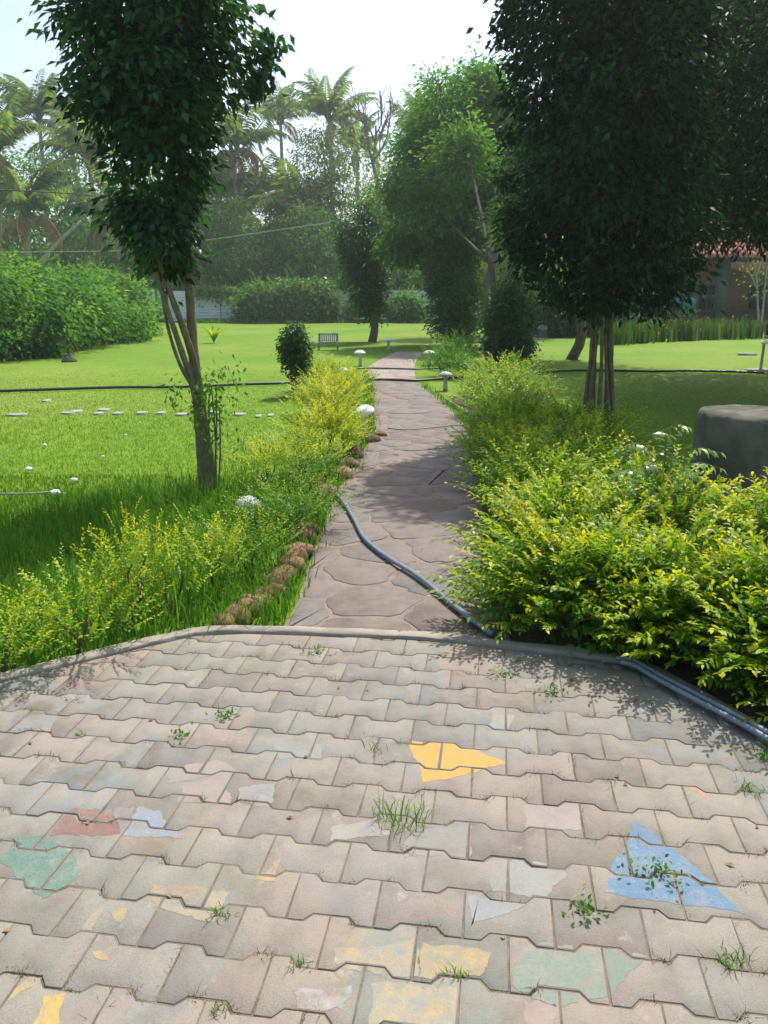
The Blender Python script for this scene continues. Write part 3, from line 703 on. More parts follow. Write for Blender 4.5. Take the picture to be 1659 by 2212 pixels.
# the long arching shoot and the pinnate sapling, every leaf its own piece
def pinnate(root, pts, n, L, W, seed, mat, r0=.005):
    P = smooth_line(pts, 6); part('stem', tube(P, np.linspace(r0, .0015, len(P)), 5), M['bark_green'], root, True)
    g = np.random.default_rng(seed); T = unit(np.gradient(P, axis=0)); k = 0
    for i in np.linspace(len(P)*.25, len(P)-1, n).astype(int):
        for s in (-1, 1):
            S = unit(np.cross(T[i], [0, 0, 1.])); d = T[i]*.55+S*s*.8+np.array([0, 0, -.35])+g.normal(0, .15, 3)
            z = .7+.5*math.sin(math.pi*k/(2*n))
            part('leaf', leaves(P[i][None], d[None], (np.array([0, 0, 1.])+g.normal(0, .3, 3))[None], np.array([L*z]), np.array([W*z]), np.array([g.uniform(.3, .9)]), True, .3), M[mat], root)
            k += 1
x, y, z = gnd(1400, 1190); x, y = 1.62, 4.45
sp = thing('pinnate_sapling', 'glossy green sapling with drooping pinnate leaves standing up out of the right hedge', 'plant', (x, y, GZ))
part('stem', tube(smooth_line([(x, y, GZ), (x+.02, y, .3), (x+.03, y-.02, .56)], 5), .009, 6), M['bark_green'], sp, True)
for k, (dx, dy, dz) in enumerate([(-.30,-.05,.16),(-.22,-.18,.05),(-.05,-.1,.27),(.10,-.02,.33),(.30,-.05,.20),(.36,.05,.10),(-.33,.1,.05),(.16,-.22,.12),(-.12,-.26,.0),(.25,-.2,-.02)]):
    b = (x+.03, y-.02, .50-.015*k)
    pinnate(sp, [b, (b[0]+dx*.5, b[1]+dy*.5, b[2]+dz*.75+.06), (b[0]+dx, b[1]+dy, b[2]+dz)], 9, .066, .020, 300+k, 'glossy', .004)
cz = golden(0, 0, .1, .1, .2, 4, 12, .04, 99, 'single long yellow shoot arching over the right hedge before the concrete drum', pos=(2.62, 3.75, 0), name='arching_shoot', stems=0, group=None)
pinnate(cz, [(2.72,3.60,.2),(2.62,3.62,.42),(2.48,3.62,.56),(2.26,3.62,.63),(2.08,3.62,.60)], 22, .045, .02, 410, 'golden', .006)
# ------------------------------------------------------------------ the slim tree on the left
Y1 = 6.15
L1 = thing('slim_tree', 'slim dark-leaved tree with several thin bare stems, left of the path on the lawn edge', 'tree', at(447, 1062, Y1)[:2]+(GZ,))
def stem_px(root, pts, Y, r0, r1, mat, seed, n=8, base=False, name='trunk'):
    g = np.random.default_rng(seed); P = [list(at(px, py, Y+dy)) for px, py, dy in pts]
    if base: P[0][2] = GZ-.05
    P = smooth_line(P, 5); return part(name, tube(P, np.linspace(r0, r1, len(P))*(1+.06*np.sin(np.arange(len(P))*1.9)), n), M[mat], root, True)
stem_px(L1, [(450,1062,0),(437,960,0),(428,860,0),(418,760,.02),(411,650,.05),(405,560,.05),(395,400,.05),(380,200,0)], Y1, .058, .018, 'bark_green', 1, 10, True)
stem_px(L1, [(462,1064,.04),(448,960,.02),(436,880,.0),(424,800,.0),(400,720,-.05),(374,650,-.1),(345,570,-.1),(300,440,-.1)], Y1, .046, .014, 'bark_green', 2, 9, True)
stem_px(L1, [(438,1063,-.05),(430,950,-.05),(420,850,-.05),(386,740,-.1),(362,670,-.12),(338,590,-.12),(320,480,-.1)], Y1, .034, .012, 'bark_green', 3, 8, True)
stem_px(L1, [(425,850,-.06),(390,790,-.12),(366,720,-.1),(352,650,-.05),(340,560,0)], Y1, .016, .009, 'bark', 4, 6, name='branch')
for k, (a, b) in enumerate([((458,1060),(468,860)),((470,1060),(474,880)),((440,1060),(452,850)),((466,1055),(456,820))]):
    stem_px(L1, [(a[0],a[1],-.08),((a[0]+b[0])/2+4,(a[1]+b[1])/2,-.1),(b[0],b[1],-.07)], Y1, .009, .005, 'bark', 5+k, 5, True, 'aerial_root')
rows = rows_px([(-260,250,420),(-190,190,490),(-90,150,520),(0,140,520),(70,150,525),(150,165,520),(220,180,500),(280,205,480),(340,222,455),(400,232,445),(460,245,425),(520,255,420),(560,300,410),(590,335,395)], Y1)
part('crown', crown([(a, b, c+.05, d*.90) for a, b, c, d in rows], 300, 54, .088, .046, 5, .115, .40, .6, 1.0, .42, .3, .36), M['ficus'], L1, stuff=True)
g = np.random.default_rng(8)
spur = [at(px, py, Y1) for px, py in [(575,80),(588,95),(560,120),(572,150),(558,190),(548,175),(140,40),(150,190)]]
C = np.array(spur)[g.integers(0, 8, 330)]+g.normal(0, .055, (330, 3))
part('outer_foliage', leaves(C, g.normal(0, .6, (330, 3))+[.2, 0, -.7], g.normal(0, .5, (330, 3))+[0, 0, .8], .085, .04, g.uniform(.1, .7, 330)), M['ficus'], L1, stuff=True)
# sprouts round the trunk
C = np.array([at(px, py, Y1-.1) for px, py in [(450,830),(470,815),(440,850),(462,870),(500,812),(372,845),(470,900),(455,930),(480,960),(430,880)]])
ci = g.integers(0, 10, 420); P = C[ci]+g.normal(0, 1, (420, 3))*np.array([.06, .06, .07])
part('trunk_sprouts', leaves(P, g.normal(0, .6, (420, 3))+[0, 0, -.5], g.normal(0, .5, (420, 3))+[0, 0, .8], .05, .022, g.uniform(.1, .9, 420)), M['mid'], L1, stuff=True)
# ------------------------------------------------------------------ the big dark tree right of the path
Y2 = 8.9
R1 = thing('dark_tree', 'large dense dark tree with a bundle of fused stems behind the right hedge', 'tree', at(1290, 930, Y2)[:2]+(GZ,))
for k, (pts, r0, r1) in enumerate([([(1274,935,0),(1277,850,0),(1281,760,0),(1288,660,0),(1280,560,0),(1250,380,0)],.050,.035),([(1312,938,.05),(1314,850,.05),(1317,760,.05),(1316,660,.05),(1330,560,0),(1360,380,0)],.050,.035),
        ([(1258,925,0),(1268,840,0),(1278,760,-.03),(1280,680,0),(1262,600,0)],.028,.022),([(1325,935,0),(1322,830,0),(1318,740,0),(1322,640,0),(1350,560,0)],.030,.022),
        ([(1290,940,-.08),(1295,860,-.08),(1300,770,-.06),(1300,660,-.05),(1300,500,0)],.024,.018),([(1268,936,-.05),(1274,860,-.06),(1284,770,-.06),(1292,680,-.05)],.018,.014),([(1318,940,-.06),(1314,860,-.06),(1308,770,-.05),(1310,680,-.05)],.018,.014)]):
    stem_px(R1, pts, Y2, r0, r1, 'bark_green', 20+k, 9, True)
rows = rows_px([(-470,1290,1380),(-400,1215,1450),(-300,1160,1500),(-150,1120,1530),(-60,1115,1540),(0,1108,1545),(70,1100,1540),(150,1112,1545),(250,1118,1530),(350,1112,1500),(440,1115,1500),(520,1135,1500),(580,1165,1490),(620,1195,1470),(655,1235,1420)], Y2)  # crown top extended upwards so that its shadow covers the path
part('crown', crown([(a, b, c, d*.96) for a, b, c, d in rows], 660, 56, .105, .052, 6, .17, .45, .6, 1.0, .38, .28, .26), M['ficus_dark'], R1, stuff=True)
def spurs(root, pts, Y, n, sd, L, seed, mat, name='outer_foliage'):
    g = np.random.default_rng(seed); S = np.array([at(px, py, Y) for px, py in pts]); m = n*len(S); C = np.repeat(S, n, 0)+g.normal(0, 1, (m, 3))*np.array([sd, sd, sd*.7])
    part(name, leaves(C, g.normal(0, .7, (m, 3))+[0, 0, -.6], g.normal(0, .5, (m, 3))+[0, 0, .8], L*g.uniform(.7, 1.2, m), L*.5, g.uniform(.1, .8, m)), M[mat], root, stuff=True)
spurs(R1, [(1104,20),(1096,60),(1088,78),(1112,150),(1100,210),(1106,300),(1098,390),(1112,470),(1128,545),(1150,590),(1185,628),(1215,650),(1400,668),(1440,640),(1330,660),(1265,668),(1460,600),(1480,560)], Y2-.1, 55, .085, .10, 71, 'ficus_dark')
# tall feathery tree at the right edge (its trunk stands outside the frame)
Y3 = 10.6
T3 = thing('feathery_tree', 'big dark tree with fine feathery sprays overhanging the right lawn, at the right edge', 'tree', (6.9, Y3+.5, GZ))
g = np.random.default_rng(31)
part('trunk', tube(wander((6.9, Y3+.5, GZ-.05), (6.3, Y3, 4.2), g, .08), np.linspace(.26, .14, 16), 10), M['bark'], T3, True)
for k, e in enumerate([(4.3, 9.6, 4.6), (5.0, 11.6, 5.2), (4.6, 10.4, 6.0), (6.6, 9.6, 6.0), (7.8, 11.8, 5.6), (5.9, 10.8, 6.8)]):
    part('limb', tube(wander((6.5, Y3+.2, 2.6+.2*k), e, g, .15), np.linspace(.09, .02, 16), 7), M['bark'], T3, True)
rows = [(4.9, Y3, 2.2, .9), (5.2, Y3, 2.55, 1.9), (5.4, Y3, 3.1, 2.3), (5.5, Y3, 3.8, 2.4), (5.6, Y3, 4.8, 2.3), (5.8, Y3, 5.8, 1.9), (6.1, Y3, 6.6, 1.2), (6.2, Y3, 7.0, .3)]
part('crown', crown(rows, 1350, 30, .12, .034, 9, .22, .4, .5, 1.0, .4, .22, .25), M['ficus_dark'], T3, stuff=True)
# second dark tree behind, shading the right lawn
def far_tree(name, label, base, rows, ncl, per, L, W, seed, mat, trunk_r, bark='bark', fork=None, cl=.3, group=None, shell=.5, droop=.5, tmean=.45, limbs=4, **k):
    g = np.random.default_rng(seed); x, y = base
    r = thing(name, label, 'tree', (x, y, GZ), group); R = np.array(rows); top = R[np.argmax(R[:, 2])]; lo = R[np.argmin(R[:, 2])]
    mid = R[len(R)//2]
    part('trunk', tube(wander((x, y, GZ-.05), (mid[0], mid[1], mid[2]), g, .04*mid[2]), np.linspace(trunk_r, trunk_r*.4, 16), 8), M[bark], r, True)
    for i in range(limbs):
        q = R[g.integers(0, len(R))]; a = g.uniform(0, 6.28); z0 = lo[2]+(mid[2]-lo[2])*g.uniform(0, .5)
        f = np.clip((z0-GZ)/(mid[2]-GZ), 0, 1); s = (x+(mid[0]-x)*f, y+(mid[1]-y)*f, z0)
        part('limb', tube(wander(s, (q[0]+math.cos(a)*q[3]*.7, q[1]+math.sin(a)*q[3]*.7, max(q[2], z0+.3)), g, .1), np.linspace(trunk_r*.45, trunk_r*.12, 16), 6), M[bark], r, True)
    part('crown', crown(rows, ncl, per, L, W, seed, cl, shell, droop, 1.0, tmean, .22, .3, **k), M[mat], r, stuff=True)
    return r
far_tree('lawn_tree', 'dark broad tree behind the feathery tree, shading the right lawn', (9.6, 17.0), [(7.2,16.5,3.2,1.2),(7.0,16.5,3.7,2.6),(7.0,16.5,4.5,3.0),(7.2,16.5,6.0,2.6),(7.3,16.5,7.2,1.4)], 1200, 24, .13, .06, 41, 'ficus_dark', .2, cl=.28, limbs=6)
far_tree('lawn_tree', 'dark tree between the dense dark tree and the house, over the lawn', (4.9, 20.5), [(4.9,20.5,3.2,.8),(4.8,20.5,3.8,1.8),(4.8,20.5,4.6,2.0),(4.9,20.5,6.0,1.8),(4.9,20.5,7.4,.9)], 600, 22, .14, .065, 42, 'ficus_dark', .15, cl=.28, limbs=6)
far_tree('lawn_tree', 'dark tree added just behind the feathery tree for shade, low over the concrete drum lawn', (8.8, 13.2), [(6.4,13.4,2.55,1.2),(6.3,13.4,2.95,2.1),(6.3,13.4,3.8,2.5),(6.4,13.4,5.0,2.4),(6.6,13.4,6.2,1.8),(6.8,13.4,7.0,.8)], 1300, 26, .13, .06, 43, 'ficus_dark', .17, cl=.28, limbs=5)  # added to deepen the shade on the right lawn
# ------------------------------------------------------------------ trees by the path farther on
YA = gnd(985, 748)[1]
far_tree('columnar_tree', 'slim columnar tree with light leaves, just left of the thin dark forking trunk', gnd(985, 748)[:2], rows_px([(445,975,1010),(490,945,1035),(550,930,1040),(620,926,1036),(680,930,1036),(715,945,1025),(735,962,1010)], YA), 430, 34, .13, .07, 51, 'leafy', .07, 'bark', cl=.2, limbs=2, tmean=.6, droop=.3)
YB = gnd(1066, 790)[1]
TB = thing('tall_tree', 'tall tree with a thin dark forking trunk and loose airy crown by the path', 'tree', gnd(1068, 790)[:2]+(GZ,))
stem_px(TB, [(1070,792,0),(1072,720,0),(1068,650,.5),(1060,570,1.5),(1045,490,3),(1025,400,4.5),(1005,300,6)], YB, .10, .03, 'bark_dark', 76, 8, True)
lob = []
for k, (px, py, r, dy, tm) in enumerate([(955,225,62,8,.45),(905,330,52,8,.5),(1000,330,58,6,.55),(925,440,58,7,.4),(985,420,48,9,.5),(1062,235,58,9,.25),(1100,330,50,9,.3),(880,520,40,8,.35),(960,560,46,9,.3),(1035,190,36,9,.25),(1070,420,44,8,.45),(870,420,36,8,.5),(1130,460,36,6,.4)]):
    c = at(px, py, YB+dy); rr = r/F*(YB+dy)
    lob.append(crown([(c[0], c[1], c[2]+rr*s, rr*math.sqrt(max(.05, 1-s*s))) for s in np.linspace(-.9, 1, 7)], 46, 62, .17, .072, 900+k, .34, .3, .25, 1.0, tm, .22, .3))
part('crown', jn(*lob), M['mid'], TB, stuff=True)
stem_px(TB, [(1069,650,.5),(1100,590,1.5),(1130,520,3),(1140,450,5)], YB, .045, .015, 'bark_dark', 77, 6, name='limb')
stem_px(TB, [(1060,570,1.5),(1010,520,4),(960,470,6),(920,430,7)], YB, .05, .015, 'bark_dark', 78, 6, name='limb')
far_tree('hazy_tree', 'hazy grey-green tree with wispy upright top shoots above the dark forking trunk', (4.6, 34), rows_px([(140,1010,1080),(190,990,1110),(250,975,1140),(330,980,1150),(420,1000,1150)], 34), 420, 22, .26, .10, 53, 'mid', .2, cl=.45, limbs=3, tmean=.25)
x, y, _ = gnd(1105, 788); ds = thing('dark_shrub', 'dark upright shrub hugging the right of the thin dark trunk', 'shrub', (x, y, GZ))
part('stem', tube(wander((x, y, GZ-.03), (x, y, 1.4), np.random.default_rng(5), .04), .035, 6), M['twig'], ds, True)
part('foliage', crown(rows_px([(595,1090,1118),(640,1068,1138),(700,1052,1148),(745,1050,1150),(780,1062,1142)], y), 260, 34, .10, .05, 54, .13, .5, .5, 1, .3, .25, .4), M['leafy'], ds, stuff=True)
YC = gnd(803, 738)[1]
far_tree('columnar_tree', 'dark columnar tree standing alone by the far bend of the path', gnd(803, 738)[:2], rows_px([(430,785,795),(455,775,808),(480,735,838),(530,728,840),(580,745,835),(620,760,830),(660,780,825),(690,795,820)], YC), 400, 34, .14, .07, 55, 'leafy', .16, 'bark', cl=.22, limbs=2, tmean=.4)
# clipped column plant on the lawn
x, y, _ = gnd(637, 852)
tp = thing('column_plant', 'small clipped column plant with dark glossy leaves on the lawn, behind the golden shrubs', 'plant', (x, y, GZ))
part('trunk', tube(wander((x, y, GZ-.03), (x-.02, y, .8), np.random.default_rng(4), .01), .055, 8), M['bark_green'], tp, True)
part('crown', crown(rows_px([(702,620,645),(722,612,658),(760,614,664),(790,618,668),(812,628,650)], y), 170, 24, .07, .034, 56, .06, .5, .6, 1, .4, .3, .3), M['leafy'], tp, stuff=True)
# ------------------------------------------------------------------ the left creeper mounds and border plants
def mound(name, lb, pos, rx, ry, h, ncl, per, L, seed, mat, group, cl=.28, tmean=.45):
    g = np.random.default_rng(seed); r = thing(name, lb, 'shrub', (pos[0], pos[1], GZ), group)
    for i in range(2):
        a = g.uniform(0, 6.28); part('stem', tube(wander((pos[0]+.1*i, pos[1], GZ-.03), (pos[0]+math.cos(a)*rx*.4, pos[1]+math.sin(a)*ry*.4, h*.6), g, .04*h), np.linspace(.04, .015, 16), 6), M['twig'], r, True)
    t = np.linspace(0, 1, 9); rows = [(pos[0], pos[1], GZ+.05+h*s, rx*math.sqrt(max(.03, 1-s**2.4))) for s in t]
    part('foliage', jn(crown(rows, int(ncl*.62), per, L, L*.5, seed, cl*1.25, .66, .35, ry/rx, tmean, .34, .55), crown(rows, int(ncl*.25), per, L*1.5, L*.8, seed+7, cl, .8, .6, ry/rx, tmean*.7, .3, .5),
        shoots((pos[0], pos[1], GZ), rx*1.02, ry*1.02, h*1.02, int(ncl*.35), 12, L*.9, seed, False, z0=.1, tmin=.2, tmax=1, up=.5, length=L*4)), M[mat], r, stuff=True)
    return r
MG = 'overgrown creeper mounds left of the lawn'
for k, (px, py, rx, ry, h, lb) in enumerate([(40,752,2.4,2.2,2.9,'overgrown green creeper mound at the left edge behind the lawn'),(135,738,2.4,2.2,2.7,'overgrown creeper mound behind the leafy rosette plant'),(222,722,2.2,2.2,3.0,'tall creeper mound nearest to the white corrugated sheet'),(246,708,1.2,1.5,2.0,'low end of the creeper mounds by the fence'),(-90,770,2.6,2.4,3.2,'creeper mound reaching out of the photo at the left')]):
    mound('creeper_mound', lb, gnd(px, py), rx, ry, h*.88, 760, 36, .15, 200+k, 'creeper', MG)
def rosette(name, label, px, py, n, L, W, seed, mat, up=1.2, Y=None, cat='plant', group=None):
    x, y, _ = gnd(px, py); g = np.random.default_rng(seed); r = thing(name, label, cat, (x, y, GZ), group)
    for i in range(n):
        a = i*2.4+g.normal(0, .3); u = up*g.uniform(.5, 1.3); l = L*g.uniform(.7, 1.1)
        d = np.array([math.cos(a), math.sin(a), u]); d /= np.linalg.norm(d); S = np.array([-math.sin(a), math.cos(a), 0])
        t = np.linspace(0, 1, 6)[:, None]; P = np.array([x, y, GZ])+d*t*l+np.array([math.cos(a)*.15, math.sin(a)*.15, -.28])*l*t**2.2
        wv = W*np.array([.35, .8, 1, .85, .5, .03])[:, None]
        V = np.concatenate([P-S*wv/2, P+np.array([0, 0, -W*.15]), P+S*wv/2]); Fs = []
        for q in range(5):
            Fs += [(q, 6+q, 7+q, q+1), (6+q, 12+q, 13+q, 7+q)]
        part('leaf', (V, Fs, np.full(18, np.clip(g.normal(.6, .2), 0, 1))), M[mat], r)
    return r
rosette('spiky_plant', 'yellow-green spiky plant alone on the far lawn left of the path', 462, 738, 26, .82, .09, 1, 'golden', 3.6)
rosette('leafy_rosette', 'bright green broad-leaved rosette plant in front of the creeper mounds', 190, 727, 18, 1.3, .20, 2, 'lush', 1.6)
rosette('leafy_rosette', 'bright green rosette plant at the left edge of the photo before the creepers', 8, 745, 16, 1.0, .18, 3, 'lush', 1.3)
for k, (px, py) in enumerate([(480,580),(440,600),(520,560)]):
    pass
# ------------------------------------------------------------------ corrugated sheet fence
YF = gnd(400, 695)[1]
fn = thing('sheet_fence', 'pale corrugated metal sheet fence along the back of the lawn', 'fence', (0, YF, GZ))
def sheet_geo(x0, x1, y, z0, z1, tilt=0):
    nz = 41; z = np.linspace(z0, z1, nz); ph = np.arange(nz) % 4
    d = np.where(ph == 0, -.03, np.where(ph == 2, .03, 0.0))
    V = np.concatenate([np.c_[np.full(nz, x0), y+d, z], np.c_[np.full(nz, x1), y+tilt+d, z]])
    return V, [(i, nz+i, nz+i+1, i+1) for i in range(nz-1)]
xs = [at(px, 690, YF)[0] for px in (300, 346)]
part('panel', sheet_geo(xs[0], xs[1], YF-.9, .05, 2.12, .05), M['metal'], fn)
x0 = at(366, 690, YF)[0]; wpan = 3.45
for k in range(9):
    a = x0+k*(wpan+.05); part('panel', sheet_geo(a, a+wpan, YF+.02*(k % 3), .05+.02*(k % 2), 2.0+.06*(k % 3), .02*((k*7) % 3-1)), M['metal'], fn)
    if k: part('post', box((a-.025, YF+.12, 1.0), (.07, .07, 2.1)), M['post'], fn)
part('gate_post', box((at(355, 690, YF)[0], YF-.4, 1.0), (.5, .06, 2.15)), M['post'], fn)
CG = 'creepers hanging over the fence'
for k, (px, w_, h, lb) in enumerate([(565,1.6,2.3,'dense dark creeper covering the fence left of the white blossoms'),(645,2.2,2.7,'creeper mound with pale blossoms over the fence'),(690,.7,2.3,'creeper on the fence left of the bare corrugated panel'),(792,.8,2.2,'creeper on the fence behind the lone columnar tree'),(878,.8,1.6,'dark conical shrub before the right fence panel')]):
    x, y, _ = at(px, 694, YF-1.1); mound('fence_creeper', lb, (x, y), w_, .9, h, 420, 24, .22, 240+k, 'creeper', CG, .3, .6 if k != 4 else .4)
g = np.random.default_rng(77)
P = np.array([at(px, py, YF-.3) for px, py in zip(g.uniform(415, 560, 900), 622+abs(g.normal(0, 1, 900))*13)])+g.normal(0, .12, (900, 3)); P[:, 2] += .1
solo('fence_creeper', leaves(P, g.normal(0, .5, (900, 3))+[0, -.3, -.8], g.normal(0, .5, (900, 3))+[0, -.5, .6], .24, .14, g.uniform(.2, 1, 900)), M['creeper'], 'thin creeper trailing along the top edge of the fence panel', 'creeper', CG)
P = np.array([at(px, py, YF-.5) for px, py in zip(g.choice([640,655,672,690,700,620,605], 60)+g.normal(0, 6, 60), g.uniform(600, 665, 60))]); P[:, 1] -= g.uniform(.5, .9, 60)
solo('white_blossom', leaves(P, g.normal(0, .7, (60, 3)), g.normal(0, .3, (60, 3))+[0, -.6, .7], .22, .18, g.uniform(.5, 1, 60)), M['paper'], 'scattered white blossoms on the creeper mound over the fence', 'blossoms')
# taller weeds along the fence foot
g = np.random.default_rng(61); n = 9000
P = np.stack([g.uniform(-13, 6, n), YF-1.6+g.normal(0, .5, n), np.full(n, GZ)], 1)
solo('fence_weeds', blades(P, g.uniform(.1, .38, n), .05, 62, .5, g.uniform(.0, .8, n)), M['grass'], kind='stuff')
# ------------------------------------------------------------------ coconut palms
def frond_geo(L, seed, droop=.9, nl=34, leafL=.75, W=.06, wither=0):
    g = np.random.default_rng(seed); t = np.linspace(0, 1, 12)
    ang = .95 - droop*1.5*t**1.4; dx = np.cumsum(np.cos(ang))*L/12; dz = np.cumsum(np.sin(ang))*L/12
    P = np.stack([dx-dx[0], np.zeros(12)+.06*L*np.sin(t*2+seed), dz-dz[0]], 1)
    V, Fs = tube(P, np.linspace(.05, .01, 12)*L/4, 4); V = [V]; n0 = len(V[0]); T = [np.full(n0, .8)]
    tri = [f for f in Fs]
    tt = np.repeat(np.linspace(.18, 1, nl), 2); sd = np.tile([1., -1.], nl)
    Q = np.stack([np.interp(tt, t, P[:, i]) for i in range(3)], 1); a = np.interp(tt, t, ang)
    Tn = np.stack([np.cos(a), np.zeros_like(a), np.sin(a)], 1)
    D = Tn*.55+np.stack([np.zeros_like(a), sd, np.zeros_like(a)], 1)*.85+np.array([0, 0, -.45-.3*wither])+g.normal(0, .1, (2*nl, 3))
    N = np.array([0, 0, 1.])+np.stack([np.zeros_like(a), sd*.5, np.zeros_like(a)], 1)
    ll = leafL*L/4*np.sin(np.clip(tt*1.05, 0, 1)*2.7+.25)*g.uniform(.8, 1.1, 2*nl)+.15
    lv = leaves(Q, D, N, ll, np.full(2*nl, W*L/4), g.uniform(.2, .9, 2*nl), False, .3)
    V.append(lv[0]); T.append(lv[2]); tri += [tuple(f+n0) for f in lv[1]]
    return np.concatenate(V), tri, np.concatenate(T)
FR = [mesh_np('frond', *frond_geo(4.0, s, d), mats=(M['palm'],)) for s, d in ((1, .75), (2, .95), (3, 1.15), (4, .6))]
FD = [mesh_np('dry_frond', *frond_geo(3.6, s, 1.5, wither=1), mats=(M['palm_dry'],)) for s in (5, 6)]
PG = 'coconut palms behind the fence'
def palm(label, px, py, Y, size, seed, nf=17, ndry=2, base=None, lean=.6, tr=.16):
    g = np.random.default_rng(seed); top = at(px, py, Y); b = base or (top[0]+g.normal(0, lean), Y+g.normal(0, .5))
    r = thing('coconut_palm', label, 'palm tree', (b[0], b[1], GZ), PG)
    P = smooth_line([(b[0], b[1], GZ-.1), ((b[0]*2+top[0])/3, b[1], top[2]*.4), ((b[0]+3*top[0])/4, (b[1]+3*Y)/4, top[2]*.75), top], 5)
    part('trunk', tube(P, np.linspace(tr*1.3, tr*.75, len(P))*(1+.05*(np.arange(len(P)) % 2)), 8), M['bark_pale'], r, True)
    for i in range(nf+ndry):
        dry = i >= nf; o = link('frond', g.choice(FD) if dry else FR[g.integers(0, 4)], r, (top[0]-b[0], top[1]-b[1], top[2]-GZ))
        el = g.uniform(-.15, .75) if not dry else g.uniform(-.9, -.4)
        o.rotation_euler = (g.normal(0, .25), -el, i*2.399+g.normal(0, .2)); s = size/4*g.uniform(.85, 1.1); o.scale = (s, s, s)
    return r
palm('tall coconut palm standing highest in the middle of the skyline, left of the bare tree', 712, 262, 66, 4.6, 1, 18)
palm('coconut palm left of the highest one, its crown just behind the slim tree top', 606, 268, 70, 4.2, 2, 16)
palm('low coconut palm with long fronds reaching almost to the fence creepers', 640, 490, 62, 6.2, 3, 17, 4, tr=.24)
palm('coconut palm second from the left edge of the skyline', 85, 262, 62, 4.6, 4, 17)
palm('coconut palm cut off by the left edge, with browning fronds', -6, 335, 52, 5.0, 5, 17, 4)
palm('coconut palm behind the left side of the slim tree crown', 190, 350, 58, 5.2, 6, 17, 2)
palm('coconut palm with yellowing fronds right of the slim tree crown', 505, 330, 60, 5.2, 7, 15, 6)
palm('coconut palm with pale trunk low at the left edge above the creepers', 60, 470, 50, 4.6, 8, 15, 4, base=at(35, 560, 50)[:2], tr=.22)
palm('coconut palm low behind the creeper mounds beside the slim tree', 255, 480, 56, 4.6, 9, 15, 3)
palm('coconut palm behind the bare tree in the haze', 905, 290, 74, 4.4, 10, 15, 3)
palm('coconut palm low behind the fence, left of the pale feathery tree', 465, 440, 61, 5.4, 12, 16, 3)
palm('coconut palm at the skyline between the second and the slim tree crown', 150, 268, 70, 4.4, 13, 16, 1)
palm('coconut palm half hidden between the bare tree and the highest palm', 770, 330, 72, 4.4, 14, 15, 3)
palm('coconut palm filling the gap right of the slim stems', 540, 450, 64, 4.8, 11, 15, 3)
# the dead leaning palm trunk
dl = [at(78, 585, 47), at(120, 530, 47), at(175, 478, 47)]
solo('dead_trunk', tube(smooth_line([(dl[0][0]-1.5, 47, GZ)]+dl, 5), np.linspace(.16, .08, 16), 7), M['bark_pale'], 'pale dead trunk leaning right above the creeper mounds', 'dead tree', smooth=True)
# ------------------------------------------------------------------ bare tree
x, y = at(812, 690, 58)[:2]
bt = thing('bare_tree', 'leafless tree with many upright twigs against the sky above the lone columnar tree', 'tree', (x, y, GZ))
g = np.random.default_rng(14)
def branch(p, d, L, r, lev, out):
    q = p+d*L; mid = (p+q)/2+g.normal(0, .05*L, 3); out.append((smooth_line([p, mid, q], 3), r, r*.6))
    if lev:
        for _ in range(3 if lev > 1 else 2):
            nd = d+g.normal(0, .38, 3); nd[1] *= .7; nd[2] = abs(nd[2])+.35; nd /= np.linalg.norm(nd); branch(q if g.uniform() < .6 else mid, nd, L*g.uniform(.55, .8), r*.6, lev-1, out)
tw = []; pt = np.array(at(805, 350, 58)); branch(pt, np.array([.1, 0, 1.]), 2.3, .12, 4, tw); branch(pt, np.array([-.25, 0, 1.]), 1.8, .1, 3, tw); branch(pt, np.array([.5, 0, .8]), 2.0, .1, 3, tw)
part('trunk', tube(wander((x, y, GZ-.05), tuple(pt), g, .25), np.linspace(.28, .13, 16), 8), M['bark'], bt, True)
for k, (P, a, b) in enumerate(tw[:1]+[w_ for w_ in tw[1:] if w_[1] > .05]): part('branch', tube(P, np.linspace(a, b, len(P)), 5), M['bark'], bt, True)
gs = [tube(P, np.linspace(max(a, .025), max(b, .018), len(P)), 4) for P, a, b in tw if a <= .05]
if gs: part('twigs', join(*gs)[:2], M['bark'], bt, stuff=True)
# ------------------------------------------------------------------ leafy trees behind the fence
TG = 'leafy trees behind the fence'
def bt_(label, px, Y, prow, ncl, L, seed, mat, bx=None, tmean=.45, cl=.6, per=18, tr=.2):
    bx = bx or at(px, 690, Y)[0]
    far_tree('leafy_tree', label, (bx, Y), rows_px(prow, Y), int(ncl*1.1), per, L*1.15, L*.5, seed, mat, tr, cl=cl, group=TG, tmean=tmean, limbs=5, shell=.35)
bt_('pale feathery tree with a dark thin trunk in the middle, below the highest palm', 720, 63, [(280,660,740),(330,620,800),(400,600,840),(470,590,850),(530,610,840),(580,650,810)], 620, .26, 401, 'olive', tmean=.4)
bt_('yellowish bushy tree behind the lone columnar tree', 850, 65, [(350,820,900),(400,790,950),(470,770,970),(550,770,970),(620,790,960)], 620, .26, 402, 'olive', tmean=.75)
bt_('dark tree behind the yellowish one, right of the bare tree', 930, 68, [(200,890,990),(260,850,1020),(340,840,1040),(430,840,1040),(540,850,1040)], 700, .30, 403, 'mid', tmean=.3)
bt_('green tree behind the left palms and creepers', 130, 66, [(330,60,200),(400,0,280),(480,-40,310),(560,-40,320)], 620, .32, 404, 'mid', tmean=.5)
bt_('green tree behind the slim tree stems', 400, 64, [(360,300,500),(430,270,560),(510,260,580),(590,270,580)], 700, .32, 405, 'mid', tmean=.45)
bt_('dark bushy tree above the fence creepers', 610, 66, [(470,560,680),(520,530,720),(570,520,740),(620,530,740)], 560, .28, 406, 'mid', tmean=.2)
bt_('green tree at the far left behind the cut-off palm', -60, 70, [(300,-160,20),(400,-220,60),(520,-220,60)], 400, .34, 407, 'mid')
